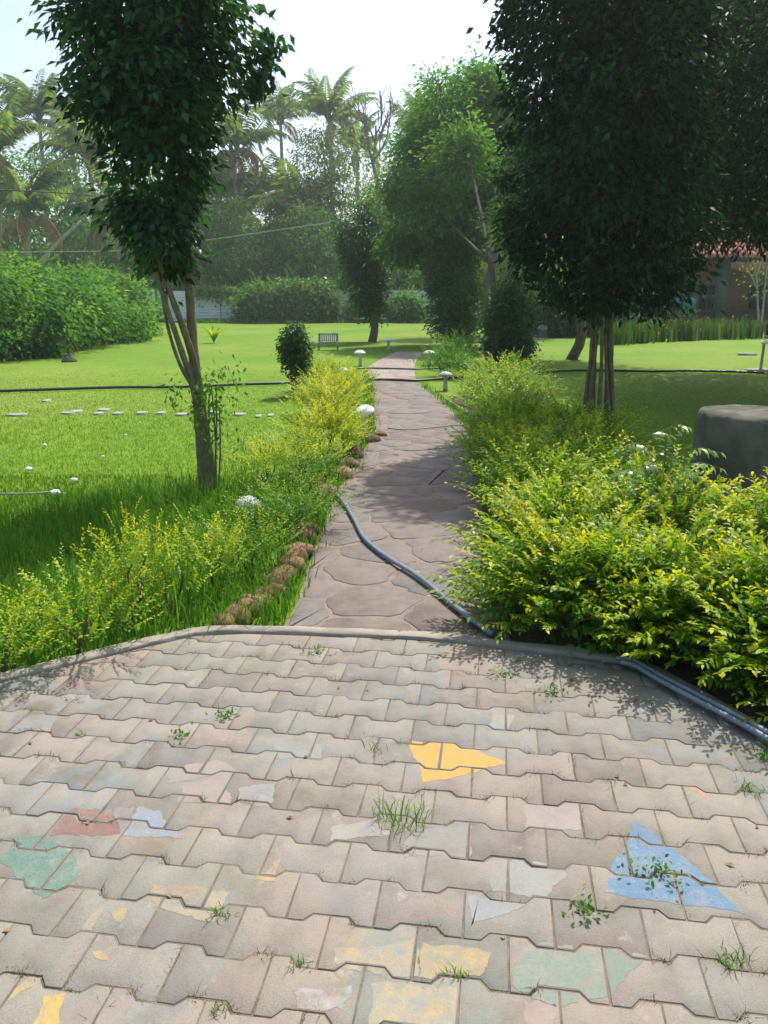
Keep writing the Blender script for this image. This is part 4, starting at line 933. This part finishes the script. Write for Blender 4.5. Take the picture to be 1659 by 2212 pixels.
bt_('sunny yellow-green tree seen between the thin dark trunk and the dense tree', 1110, 50, [(400,1060,1170),(450,1040,1190),(520,1030,1200),(600,1040,1200),(650,1060,1190)], 600, .22, 408, 'olive', tmean=.85)
bt_('green tree behind the house end', 1300, 56, [(330,1180,1420),(430,1140,1470),(540,1130,1480),(640,1140,1480)], 700, .3, 409, 'mid', tmean=.3)
bt_('tree behind the house at the right edge', 1620, 60, [(250,1500,1740),(380,1440,1820),(520,1430,1830)], 600, .34, 410, 'ficus_dark')
bt_('light green bushy tree just behind the fence, right of the slim stems', 490, 57.5, [(430,450,530),(480,425,565),(540,415,580),(600,425,570)], 460, .22, 411, 'creeper', tmean=.7, cl=.45, tr=.1)
bt_('light green bushy tree just behind the blossoming creeper', 665, 57.5, [(440,640,690),(490,605,730),(550,590,742),(610,600,735)], 460, .22, 412, 'creeper', tmean=.6, cl=.45, tr=.1)
bt_('light green bushy tree just behind the right fence panels', 862, 57.5, [(440,835,885),(500,805,905),(570,795,920),(620,800,915)], 400, .22, 413, 'creeper', tmean=.75, cl=.45, tr=.1)
bt_('light green bushy tree just behind the creeper mounds', 330, 58, [(450,290,370),(500,260,400),(560,250,410),(610,255,405)], 420, .22, 414, 'creeper', tmean=.65, cl=.45, tr=.1)
# wood beyond
g = np.random.default_rng(500); n = 42000
az = g.uniform(-62, 62, n); hh = 8.5+1.8*np.sin(az*.23)+1.2*np.sin(az*.61+1)
P = np.stack([az, 80+g.normal(0, 2.0, n), g.uniform(0, 1, n)**.8*hh], 1)
solo('wood', leaves(P, g.normal(0, .8, (n, 3))+[0, -.2, -.4], g.normal(0, .6, (n, 3))+[0, -.5, .7], .95, .5, np.clip(.35+.25*np.sin(P[:, 0]*.7)*np.sin(P[:, 2]*1.1)+g.normal(0, .15, n), 0, 1)), M['mid'], kind='stuff')
# understorey just behind the fence
g = np.random.default_rng(501); n = 26000
az = g.uniform(-26, 22, n); hh = 3.2+.9*np.sin(az*.9)+.6*np.sin(az*2.3+1)
P = np.stack([az, YF+2.4+g.normal(0, .7, n), g.uniform(0, 1, n)**.8*hh], 1)
solo('undergrowth', leaves(P, g.normal(0, .8, (n, 3))+[0, -.2, -.3], g.normal(0, .6, (n, 3))+[0, -.5, .7], .38, .16, np.clip(.45+.3*np.sin(P[:, 0]*1.7)*np.sin(P[:, 2]*2.1)+g.normal(0, .18, n), 0, 1)), M['creeper'], kind='stuff')
# bushes between lawn and house
SG = 'dark shrubs before the house'
for k, (px, py, rx, h, lb) in enumerate([(1165,722,1.3,2.2,'bushy olive shrub beyond the sunlit lawn, left of the dense tree stems'),(1225,726,1.4,2.0,'dark shrub with brown twigs just left of the dense tree stems'),(1290,722,1.7,2.1,'dark bushy shrub directly behind the dense tree stems'),(1360,716,1.5,2.2,'dark shrub right of the dense tree stems before the house'),(1420,716,1.2,1.8,'low dark shrub beside the teal sign')]):
    mound('border_shrub', lb, gnd(px, py), rx, 1.0, h, 320, 24, .15, 260+k, 'ficus' if k else 'olive', SG, .22)
x, y, _ = gnd(1212, 728)
lt = thing('leaning_trunk', 'dark leaning trunk of a small tree left of the dense tree stems', 'tree', (x, y, GZ))
part('trunk', tube(smooth_line([at(1213, 728, y), at(1200, 690, y), at(1186, 640, y), at(1172, 590, y)], 5), np.linspace(.10, .07, 16), 8), M['bark_dark'], lt, True)
part('crown', crown(rows_px([(560,1130,1200),(585,1120,1215),(610,1130,1210),(632,1150,1200)], y), 110, 22, .12, .05, 262, .2, .4, .5, 1, .6), M['olive'], lt, stuff=True)
# iris-like border before the house
IG = 'strap-leaved flower clumps along the house border'
for k in range(13):
    px = 1325+k*25; x, y, _ = gnd(px, 742-k*1.1-6*(k % 2)); g = np.random.default_rng(700+k)
    fl = k in (4, 5, 6); r = thing('flower_clump', 'strap-leaved clump%s, %s from the dense tree in the border' % (' with yellow and orange blooms' if fl else '', ORD[k]), 'plant', (x, y, GZ), IG)
    n = 120; P = np.stack([x+g.normal(0, .27, n), y+g.normal(0, .25, n), np.full(n, GZ)], 1)
    part('strap_leaves', blades(P, g.uniform(.5, 1.0, n), .05, 720+k, .28, g.uniform(.1, 1, n)), M['spike'], r, stuff=True)
    n = 12 if fl else 1; P = np.stack([x+g.normal(0, .25, n), y-.15+g.normal(0, .15, n), g.uniform(.25, .80, n)], 1)
    part('blooms', leaves(P, g.normal(0, .4, (n, 3))+[0, 0, .8], g.normal(0, .5, (n, 3))+[0, -.8, .2], .10, .06, g.uniform(0, 1, n)), M['flower'], r, stuff=True)
# ------------------------------------------------------------------ the house
YHs = 39.0
hx0 = at(1425, 700, YHs)[0]; hx1 = hx0+13.0; ez = at(1500, 556, YHs)[2]
hs_ = thing('house', 'low ochre house with terracotta tiled roof in the shade at the right', 'house', (hx0, YHs, GZ))
part('wall', box(((hx0+hx1)/2, YHs+2.3, ez/2), (hx1-hx0, .25, ez)), M['wall'], hs_)
part('end_wall', box((hx0+.1, YHs+5.6, ez/2), (.25, 6.3, ez)), M['wall'], hs_)
part('plinth', box(((hx0+hx1)/2, YHs+1.0, .18), (hx1-hx0+.4, 2.3, .5)), M['plinth'], hs_)
part('dado', box(((hx0+hx1)/2, YHs+2.15, .75), (hx1-hx0-.1, .06, .7)), M['plinth'], hs_)
for k, px in enumerate((1452, 1557, 1690, 1810)):
    x = at(px, 640, YHs)[0]; part('post', box((x, YHs, ez/2+.1), (.2 if k != 1 else .55, .2, ez-.1)), M['green_paint'], hs_)
part('veranda_beam', box(((hx0+hx1)/2, YHs, ez-.12), (hx1-hx0, .18, .2)), M['green_paint'], hs_)
for k, px in enumerate((1478, 1530, 1640, 1740)):
    x = at(px, 640, YHs+2)[0]; f = part('window' if k else 'door', box((x, YHs+2.15, 1.55 if k else 1.3), (1.0, .08, 1.3 if k else 2.0)), M['green_paint'], hs_)
    for s in (-1, 1): part('pane', box((x+s*.23, YHs+2.1, 1.55 if k else 1.3), (.38, .03, 1.1 if k else 1.75)), M['dark_glass'], f)
rl, rh = 5.2, 2.5; al = math.atan2(rh, rl)
rf = part('roof', (np.array([(hx0-.4, YHs-.7, ez-.08), (hx1+.4, YHs-.7, ez-.08), (hx1+.4, YHs-.7+rl, ez-.08+rh), (hx0-.4, YHs-.7+rl, ez-.08+rh), (hx1+.4, YHs-.7+2*rl, ez-.08), (hx0-.4, YHs-.7+2*rl, ez-.08)]), [(0,1,2,3), (3,2,4,5)]), M['plinth'], hs_)
gb = part('gable', (np.array([(hx0, YHs+2.2, ez-.1), (hx0, YHs-.7+2*rl-.7, ez-.1), (hx0, YHs-.7+rl, ez-.15+rh)]), [(0, 1, 2)]), M['wall'], hs_)
a = np.linspace(math.pi, 0, 6); tv = np.concatenate([np.c_[.11*np.cos(a), np.zeros(6), .075*np.sin(a)], np.c_[.095*np.cos(a), np.full(6, .56), .065*np.sin(a)+.02]])
tile_me = mesh_np('tile', tv, [(i, i+1, 7+i, 6+i) for i in range(5)]+[tuple(range(6))[::-1]], smooth=False, mats=(M['tile'],))
root_loc = np.array(hs_.location); g = np.random.default_rng(9); small = []
for i in range(48):
    for j in range(6):
        o = link('tile', tile_me, rf, tuple(np.array((hx0-.3+i*.24, YHs-.75+j*.5*math.cos(al), ez-.03+j*.5*math.sin(al)))-root_loc)); o.rotation_euler = (al+g.normal(0, .02), 0, g.normal(0, .02))
tv2 = []
for i in range(56):
    for j in range(12):
        if i < 48 and j < 6: continue
        c, s = math.cos(al), math.sin(al); Vt = np.c_[tv[:, 0], tv[:, 1]*c-tv[:, 2]*s, tv[:, 1]*s+tv[:, 2]*c]+np.array((hx0-.3+i*.24, YHs-.75+j*.5*c, ez-.03+j*.5*s))
        tv2.append((Vt, [(q, q+1, 7+q, 6+q) for q in range(5)]))
part('upper_tiles', join(*tv2)[:2], M['tile'], rf, stuff=True)
# sign and thin pale tree
x, y, z = at(1478, 655, 29.5)
sg = thing('teal_sign', 'small teal signboard on two posts behind the flower border', 'sign', (x, y, GZ))
part('board', box((x, y, z), (.92, .05, .38)), M['teal'], sg)
part('frame', join(box((x, y-.01, z+.2), (.98, .07, .04)), box((x, y-.01, z-.2), (.98, .07, .04)), box((x-.475, y-.01, z), (.035, .07, .36)), box((x+.475, y-.01, z), (.035, .07, .36)))[:2], M['green_paint'], sg)
for s in (-1, 1): part('post', box((x+s*.36, y+.05, z/2), (.05, .05, z)), M['green_paint'], sg)
x, y, _ = gnd(1640, 722)
pt_ = thing('thin_pale_tree', 'thin nearly leafless tree with pale forked stems before the house at the right edge', 'tree', (x, y, GZ))
for k, pts in enumerate([[(1641,722),(1637,660),(1635,610),(1630,570)],[(1641,722),(1648,670),(1652,620),(1658,575)],[(1636,625),(1625,600),(1612,580)],[(1633,600),(1642,575),(1650,555)]]):
    part('trunk' if k < 2 else 'branch', tube(smooth_line([at(a_, b2, y) for a_, b2 in pts], 5), np.linspace(.055-.015*(k > 1), .02, (len(pts)-1)*5+1), 6), M['bark_pale'], pt_, True)
n = 160; g = np.random.default_rng(12); P = np.array([at(a_, b2, y) for a_, b2 in zip(g.normal(1635, 22, n), g.normal(585, 28, n))])
part('sparse_leaves', leaves(P, g.normal(0, .6, (n, 3)), g.normal(0, .6, (n, 3))+[0, 0, .6], .12, .06, g.uniform(.2, .9, n)), M['olive'], pt_, stuff=True)
# chair at the right edge
x, y, _ = gnd(1662, 802)
chr_ = thing('garden_chair', 'dark garden chair with a pale seat at the right edge of the lawn', 'chair', (x, y, GZ))
part('seat', box((x+.1, y, .60), (.50, .46, .06)), M['white'], chr_); part('backrest', box((x+.16, y+.22, .84), (.46, .05, .34)), M['dark_glass'], chr_)
for sx in (-1, 1):
    for sy in (-1, 1): part('leg', box((x+.1+sx*.2, y+sy*.19, .27), (.045, .045, .62)), M['grey_paint'], chr_)
part('side_rail', box((x-.1, y, .72), (.04, .44, .04)), M['grey_paint'], chr_)
for k, (px, py, s) in enumerate([(1612, 765, .5), (1640, 800, .6)]):
    x, y, _ = gnd(px, py); solo('stone_slab', prism([(x-s/2, y-.15), (x+s/2, y-.12), (x+s/2-.05, y+.16), (x-s/2+.04, y+.14)], .03, GZ-.02, .01), M['slab'], ['pale flat slab in the sunlit strip beside the garden chair', 'grey flat slab under the garden chair legs'][k], 'slab')
# ------------------------------------------------------------------ concrete drum
x, y, _ = gnd(1664, 1088); rr = .44; y += .42
V, Fs = lathe([(rr*1.02, 0), (rr*1.0, .12), (rr*.985, .34), (rr*.97, .60), (rr*.955, .655), (rr*.93, .690), (rr*.60, .702), (rr*.05, .705)], (x, y, GZ-.02), 40)
V += np.random.default_rng(2).normal(0, .0035, V.shape)
solo('concrete_drum', (V, Fs), M['concrete'], 'weathered round concrete drum on the shaded lawn at the right edge', 'drum', smooth=True)
# ------------------------------------------------------------------ mushroom garden ornaments
MU = 'mushroom ornaments beside the path'
def mushroom(px, py, capw, label, tilt=(0, 0), mat='white', stalk='stalk', h=None):
    x, y, _ = gnd(px, py); r = thing('mushroom_ornament', label, 'garden ornament', (x, y, GZ), MU); R = capw/2; h = h or capw*1.25
    part('stalk', lathe([(R*.36, 0), (R*.33, h*.2), (R*.25, h*.6), (R*.26, h*.88)], (x, y, GZ), 12), M[stalk], r, True)
    V, Fs = lathe([(R*.2, -.10*capw), (R*.75, -.07*capw), (R, -.03*capw), (R*.97, .03*capw), (R*.8, .12*capw), (R*.5, .20*capw), (R*.2, .235*capw), (R*.03, .24*capw)], (0, 0, 0), 18)
    g = np.random.default_rng(int(px)); V[:, :2] *= (1+.04*np.sin(3*np.arctan2(V[:, 1], V[:, 0])+px))[:, None]
    a, b = tilt; V = np.c_[V[:, 0], V[:, 1]*math.cos(a)-V[:, 2]*math.sin(a), V[:, 1]*math.sin(a)+V[:, 2]*math.cos(a)]
    V = np.c_[V[:, 0]*math.cos(b)+V[:, 2]*math.sin(b), V[:, 1], -V[:, 0]*math.sin(b)+V[:, 2]*math.cos(b)]
    part('cap', (V+np.array([x, y, GZ+h*.9]), Fs), M[mat], r, True)
mushroom(788, 938, .225, 'white mushroom ornament with a tilted cap before the biggest golden shrub, left of the path', (.42, -.18), h=.33)
mushroom(962, 840, .24, 'greenish grey mushroom ornament under the round shrub, right of the path', mat='grey_paint', stalk='grey_paint')
mushroom(778, 788, .27, 'white mushroom ornament on the lawn left of the path beyond the dark pipe')
mushroom(927, 788, .27, 'white mushroom ornament right of the path before the slim columnar tree')
mushroom(839, 757, .29, 'white mushroom ornament left of the path at its bend')
mushroom(931, 734, .29, 'farthest white mushroom ornament, beyond the bend of the path')
mushroom(990, 750, .26, 'white mushroom ornament half hidden at the foot of the light columnar tree')
mushroom(741, 822, .20, 'small white mushroom ornament half hidden behind the golden shrubs')
mushroom(542, 1122, .20, 'grey domed mushroom cap in the tall grass beside the slim tree', (.1, .2), 'grey_paint', 'grey_paint', .16)
x, y, _ = gnd(1172, 728); V, Fs = lathe([(.22, 0), (.2, .3), (.26, .34), (.12, .5)], (x, y, GZ), 10)
solo('garden_pedestal', (V, Fs), M['grey_paint'], 'grey stone pedestal at the edge of the sunlit lawn, by the olive shrub', 'pedestal', smooth=True)
# ------------------------------------------------------------------ urn, bench, far slabs
x, y, _ = gnd(150, 779)
ur = thing('bowl_planter', 'squat grey bowl planter with bare twigs alone on the left lawn', 'planter', (x, y, GZ))
part('bowl', lathe([(.19, 0), (.185, .05), (.13, .14), (.10, .17), (.105, .19)], (x, y, GZ), 16), M['concrete'], ur, True)
g = np.random.default_rng(3)
for k in range(7): part('twig', tube([(x, y, .12), (x+g.normal(0, .05), y, .3), (x+g.normal(0, .13), y+g.normal(0, .08), .36+g.uniform(0, .16))], [.008, .006, .003], 5), M['twig'], ur)
x, y, _ = gnd(709, 754)
bn = thing('slatted_bench', 'small grey slatted bench on the far lawn left of the path', 'bench', (x, y, GZ)); bw = .58
part('top_rail', box((x, y+.13, .45), (bw+.03, .035, .045)), M['grey_paint'], bn)
for k in range(9): part('slat', box((x-bw/2+.035+k*(bw-.07)/8, y+.13, .30), (.038, .015, .26)), M['grey_paint'], bn)
for k in range(3): part('seat_slat', box((x, y-.1+k*.075, .215), (bw, .06, .018)), M['grey_paint'], bn)
for sx in (-1, 1):
    part('leg', box((x+sx*bw/2, y+.13, .20), (.035, .04, .46)), M['post'], bn); part('leg', box((x+sx*bw/2, y-.12, .09), (.035, .035, .24)), M['post'], bn)
for k, (px, py, l, h, lb) in enumerate([(800, 700, 2.0, .32, 'long pale stone bench behind the lone columnar tree'), (150, 733, 1.1, .16, 'low pale stone slab at the foot of the creeper mounds')]):
    x, y, _ = gnd(px, py); st_ = thing('stone_bench', lb, 'stone bench', (x, y, GZ), None); part('top', box((x, y, h), (l, .4, .07)), M['slab'], st_)
    for s in (-1, 1): part('support', box((x+s*l*.36, y, h/2-.03), (.15, .3, h)), M['concrete'], st_)
# ------------------------------------------------------------------ stepping slabs, scraps on the lawn
SL = [(100,863,.16,'small white slab alone on the lawn just in front of the dark pipe'),(38,893,.5,'thin grey slab nearest the left edge in the stepping row'),(146,889,.32,'faint slab second from the left in the stepping row'),(165,886,.3,'narrow slab behind the second slab of the stepping row'),(212,890,.2,'small slab third from the left in the stepping row'),(256,890,.24,'slab fourth from the left in the stepping row'),(306,889,.28,'white slab left of the slim tree in the stepping row'),(348,889,.2,'faint slab just left of the slim tree stems'),(394,892,.34,'white slab close to the left side of the slim tree trunk'),(462,888,.34,'white slab behind the slim tree trunk'),(517,892,.34,'white slab just right of the slim tree in the stepping row'),(558,896,.14,'small slab at the right end of the stepping row'),(585,894,.14,'tiny slab near the golden shrubs at the end of the stepping row'),(225,882,.3,'faint slab behind the stepping row')]
for k, (px, py, l, lb) in enumerate(SL):
    x, y, _ = gnd(px, py); g = np.random.default_rng(800+k); l *= .62
    solo('stepping_slab', prism([(x+l/2*math.cos(q)*g.uniform(.85, 1.1), y+.11*math.sin(q)*g.uniform(.85, 1.1)) for q in np.linspace(0, 6.28, 9)[:-1]], -.006, GZ-.02, .006), M['slab'], lb, 'slab', 'stepping slabs across the left lawn')
for k, (px, py, s, lb) in enumerate([(97,962,.035,'white scrap on the left lawn, the round one in the middle'),(62,1014,.05,'folded white scrap nearest the left edge of the lawn'),(160,1038,.045,'white scrap on the lawn near the tree shadow'),(222,987,.025,'tiny white scrap on the lawn left of the slim tree'),(271,940,.025,'tiny white scrap on the lawn behind the others'),(118,1066,.07,'grey white scrap at the end of the white cord')]):
    x, y, _ = gnd(px, py); V, Fs = rock_mesh(900+k, 7, 5); solo('paper_scrap', (V*np.array([s*.7, s*.6, s*.4])+np.array([x, y, GZ+.035]), Fs), M['paper'], lb, 'scrap', 'white scraps on the left lawn')
# ------------------------------------------------------------------ hoses, pipes, cords
def run_px(pts, r, z): 
    return tube(smooth_line([gnd(px, py)[:2]+(z,) for px, py in pts], 8), r, 7)
solo('hose', run_px([(712,1060),(726,1070),(745,1092),(765,1125),(785,1163),(815,1192),(850,1216),(890,1240),(928,1268),(965,1300),(1010,1336),(1045,1362),(1064,1374)], .0145, .012), M['hose'], 'blue-grey hose lying diagonally across the near path', 'hose', smooth=True)
solo('hose', run_px([(1330,1438),(1360,1440),(1395,1458),(1440,1484),(1500,1516),(1560,1548),(1640,1592),(1720,1640)], .0115, .034), M['hose'], 'blue-grey hose along the right kerb, the one nearer the hedge', 'hose', 'hoses along the right kerb', True)
solo('hose', run_px([(1340,1444),(1370,1452),(1410,1476),(1455,1502),(1510,1532),(1570,1564),(1645,1606),(1720,1650)], .0115, .030), M['hose'], 'blue-grey hose along the right kerb, the one nearer the pavers', 'hose', 'hoses along the right kerb', True)
solo('irrigation_pipe', run_px([(-60,848),(0,846),(120,842),(250,838),(380,837),(500,832),(600,829),(700,824),(800,821),(860,822),(905,823),(1000,816),(1130,808),(1200,803),(1280,801),(1400,803),(1500,802),(1650,806)], .026, .012), M['pipe'], 'long black pipe lying across the whole lawn and over the path', 'pipe', smooth=True)
solo('thin_pipe', run_px([(770,797),(795,796),(850,797),(900,798),(960,796)], .018, .01), M['pipe'], 'thinner black pipe across the path beyond the long one', 'pipe', smooth=True)
solo('cord', run_px([(838,926),(870,929),(910,927),(960,922),(1008,918)], .006, .005), M['pipe'], 'thin dark cord sagging across the path near the tilted mushroom', 'cord', smooth=True)
solo('cord', run_px([(-40,1073),(20,1072),(70,1071),(112,1068)], .008, .02), M['cable'], 'white cord on the lawn at the left edge', 'cord', smooth=True)
solo('cord', run_px([(960,862),(980,874),(1000,886),(1030,905)], .014, .01), M['slab'], 'pale pipe beside the right path edge under the hedge', 'pipe', smooth=True)
def wire(pts, Y0, Y1, r):
    n = len(pts); return tube(smooth_line([at(px, py, Y0+(Y1-Y0)*i/(n-1)) for i, (px, py) in enumerate(pts)], 6), r, 5)
solo('overhead_cable', wire([(-80,405),(0,410),(80,414),(190,422),(300,445)], 40, 44, .03), M['pipe'], 'dark overhead cable at the left before the palms', 'cable')
solo('overhead_cable', wire([(-60,546),(100,544),(300,540),(440,520),(600,497),(760,474)], 44, 44, .022), M['cable'], 'pale overhead cable crossing the palms in the middle', 'cable')
# ------------------------------------------------------------------ grass
def in_path(P, m=0.0):
    yl = np.interp(P[:, 1], LS[:, 1], LS[:, 0]); yr = np.interp(P[:, 1], RS[:, 1], RS[:, 0]); return (P[:, 0] > yl-m) & (P[:, 0] < yr+m)
def beyond_kerb(P, m=.12):
    kx = np.array([p[0] for p in KERB]); ky = np.array([p[1] for p in KERB]); return P[:, 1] > np.interp(P[:, 0], kx, ky)+m
g = np.random.default_rng(600)
def scatter(n, x0, x1, y0, y1, pw=1.0):
    u = g.uniform(0, 1, n)**pw; return np.stack([g.uniform(x0, x1, n), y0+(y1-y0)*u, np.full(n, GZ)], 1)
# long grass between kerb and tree
P = scatter(27000, -4.6, .1, 2.6, 6.7); P = P[beyond_kerb(P, .08) & ~in_path(P, .015)]
dens = np.sin(P[:, 0]*5.1+1)*np.sin(P[:, 1]*4.3)+g.normal(0, .5, len(P))
edge = np.clip((6.55-P[:, 1]+.35*np.sin(P[:, 0]*2.7))/1.2, .12, 1)
P = P[g.uniform(size=len(P)) < .95]; edge = np.clip((6.55-P[:, 1]+.35*np.sin(P[:, 0]*2.7))/1.2, .12, 1)
hh = (.05+.15*g.uniform(.2, 1, len(P))*(1+.35*np.sin(P[:, 0]*4.1)*np.sin(P[:, 1]*3.3)))*edge+.02
solo('long_grass', blades(P, hh, .0075, 601, .75), M['grass'], kind='stuff')
# tufts of tall seed stalks
P = np.concatenate([np.array(gnd(px, py))+g.normal(0, 1, (34, 3))*np.array([.10, .10, 0]) for px, py in [(395,1075),(330,1085),(300,1100),(465,1090),(500,1070),(520,1010),(560,1030),(240,1120),(110,1130),(340,1280),(80,1330),(420,1330),(600,1090),(640,1060),(700,1020)]]); P[:, 2] = GZ
solo('tall_grass', blades(P, g.uniform(.18, .42, len(P)), .006, 602, .5), M['grass'], kind='stuff')
# mown lawn in reach of the eye
P = np.concatenate([scatter(190000, -9.5, .4, 5.2, 22, 1.6), scatter(90000, 1.2, 9, 4.0, 22, 1.4)]); P = P[~in_path(P, .04) & beyond_kerb(P)]; P = P[g.uniform(size=len(P)) < np.clip((18-P[:, 1])/9, 0, 1)]
big = .5+.25*np.sin(P[:, 0]*.9+1.2)*np.sin(P[:, 1]*.7)+.2*np.sin(P[:, 0]*2.3)*np.sin(P[:, 1]*1.9+2)+g.normal(0, .18, len(P))
far = np.clip((P[:, 1]-5)/10, 0, 1)
solo('lawn_grass', blades(P, g.uniform(.018, .045, len(P))*(1-.5*far), .006+.003*far, 603, .9, big, 1), M['lawn_grass'], kind='stuff')
# grass creeping over the path edges
ys = g.uniform(3.5, 14, 2600); side = g.uniform(size=2600) < .6
xs = np.where(side, np.interp(ys, LS[:, 1], LS[:, 0])+g.normal(-.05, .05, 2600), np.interp(ys, RS[:, 1], RS[:, 0])+g.normal(.05, .05, 2600))
solo('edge_grass', blades(np.stack([xs, ys, np.full(2600, GZ)], 1), g.uniform(.05, .16, 2600), .007, 604, .8), M['grass'], kind='stuff')
# ------------------------------------------------------------------ weeds between the pavers
WD = [(865,1775,.15,60,'large spiky grass tuft between the pavers in the middle'),(1412,1890,.085,34,'green weed growing through the blue paint'),(490,1549,.05,22,'small leafy weed left of the middle pavers'),(685,1409,.05,22,'leafy weed near the kerb at the path mouth'),(386,1592,.05,16,'small weed at the left below the leafy one'),(1193,1498,.06,26,'bright weed tuft near the right pavers'),(1080,1457,.06,18,'small weed beside the bright tuft near the kerb'),(1580,2080,.07,36,'grass tuft at the lower right corner'),(1615,1705,.08,30,'grass tuft beside the hedge at the right edge'),(1260,1970,.05,24,'flat weed tuft left of the blue paint'),(480,1975,.05,26,'weed tuft beneath the pale yellow stains'),(175,1588,.05,16,'yellowish weed at the left pavers'),(990,2110,.05,20,'weed at the lower edge of the yellow patch'),(815,1625,.09,10,'thin dry grass stalks left of the orange yellow patch'),(640,2085,.05,22,'weed tuft near the lower left of the middle'),(1655,1640,.10,40,'grass tuft under the hedge end at the right edge'),(470,2180,.05,20,'weed tuft at the bottom left')]
for k, (px, py, s, n, lb) in enumerate(WD):
    x, y, _ = gnd(px, py); gg = np.random.default_rng(950+k); P = np.array([x, y, -.008])+gg.normal(0, 1, (n, 3))*np.array([s*.3, s*.2, 0])
    if 'leafy' in lb or 'bright' in lb or 'blue' in lb:
        n2 = n*2; P = np.array([x, y, .0])+gg.normal(0, 1, (n2, 3))*np.array([s*.5, s*.45, 0]); P[:, 2] = gg.uniform(0, s*.4, n2)
        geo = leaves(P, gg.normal(0, .8, (n2, 3))+[0, 0, .35], gg.normal(0, .3, (n2, 3))+[0, 0, 1], .017, .009, gg.uniform(.4, 1, n2))
        r = thing('weed', lb, 'weed', (x, y, -.004), 'weeds between the pavers'); part('weed_leaves', geo, M['lush'], r, stuff=True)
        part('stem', tube([(x, y, -.006), (x+.004, y, s*.25)], [.002, .001], 5), M['bark_green'], r)
    else: solo('weed', blades(P, s*.8*gg.uniform(.4, 1, n), .0035, 970+k, 1.3), M['grass'], lb, 'weed', 'weeds between the pavers')
# short moss and grass in the joints
Q = []
for o, poly, c in PAVERS:
    for _ in range(g.integers(0, 4)):
        a = g.integers(0, len(poly)); p, q2 = np.array(poly[a]), np.array(poly[(a+1) % len(poly)]); k = g.integers(8, 45)
        Q.append(np.c_[p+(q2-p)*g.uniform(0, 1, (k, 1))+g.normal(0, .006, (k, 2)), np.full(k, -.008)])
Q = np.concatenate(Q); solo('joint_grass', blades(Q, g.uniform(.004, .018, len(Q))*(1+.9*(g.uniform(size=len(Q)) < .15)), .003, 605, 1.4, g.uniform(0, 1, len(Q)), 1), M['joint_moss'], kind='stuff')
# fallen leaves on pavers and path
n = 90; P = np.stack([g.uniform(-1.6, 2.0, n), g.uniform(1.4, 7, n), np.full(n, .004)], 1)
solo('fallen_leaves', leaves(P, g.normal(0, 1, (n, 3))*[1, 1, .05], g.normal(0, .15, (n, 3))+[0, 0, 1], g.uniform(.012, .03, n), .012, g.uniform(0, 1, n)), M['dry_leaf'], kind='stuff')
# ------------------------------------------------------------------ thin air haze, also standing in for the veiling glare of the lens
o = link('haze', mesh_np('haze', *box((0, 220, 13.9), (620, 580, 30.2))), None)
o['kind'] = 'stuff'
m = bpy.data.materials.new('haze_and_glare'); m.use_nodes = True; t = m.node_tree; t.nodes.clear()
pv = t.nodes.new('ShaderNodeVolumePrincipled'); pv.inputs['Density'].default_value = HAZE; pv.inputs['Color'].default_value = (.97, .99, 1, 1)
pv.inputs['Anisotropy'].default_value = .5
mo = t.nodes.new('ShaderNodeOutputMaterial'); t.links.new(pv.outputs[0], mo.inputs['Volume']); o.data.materials.append(m)
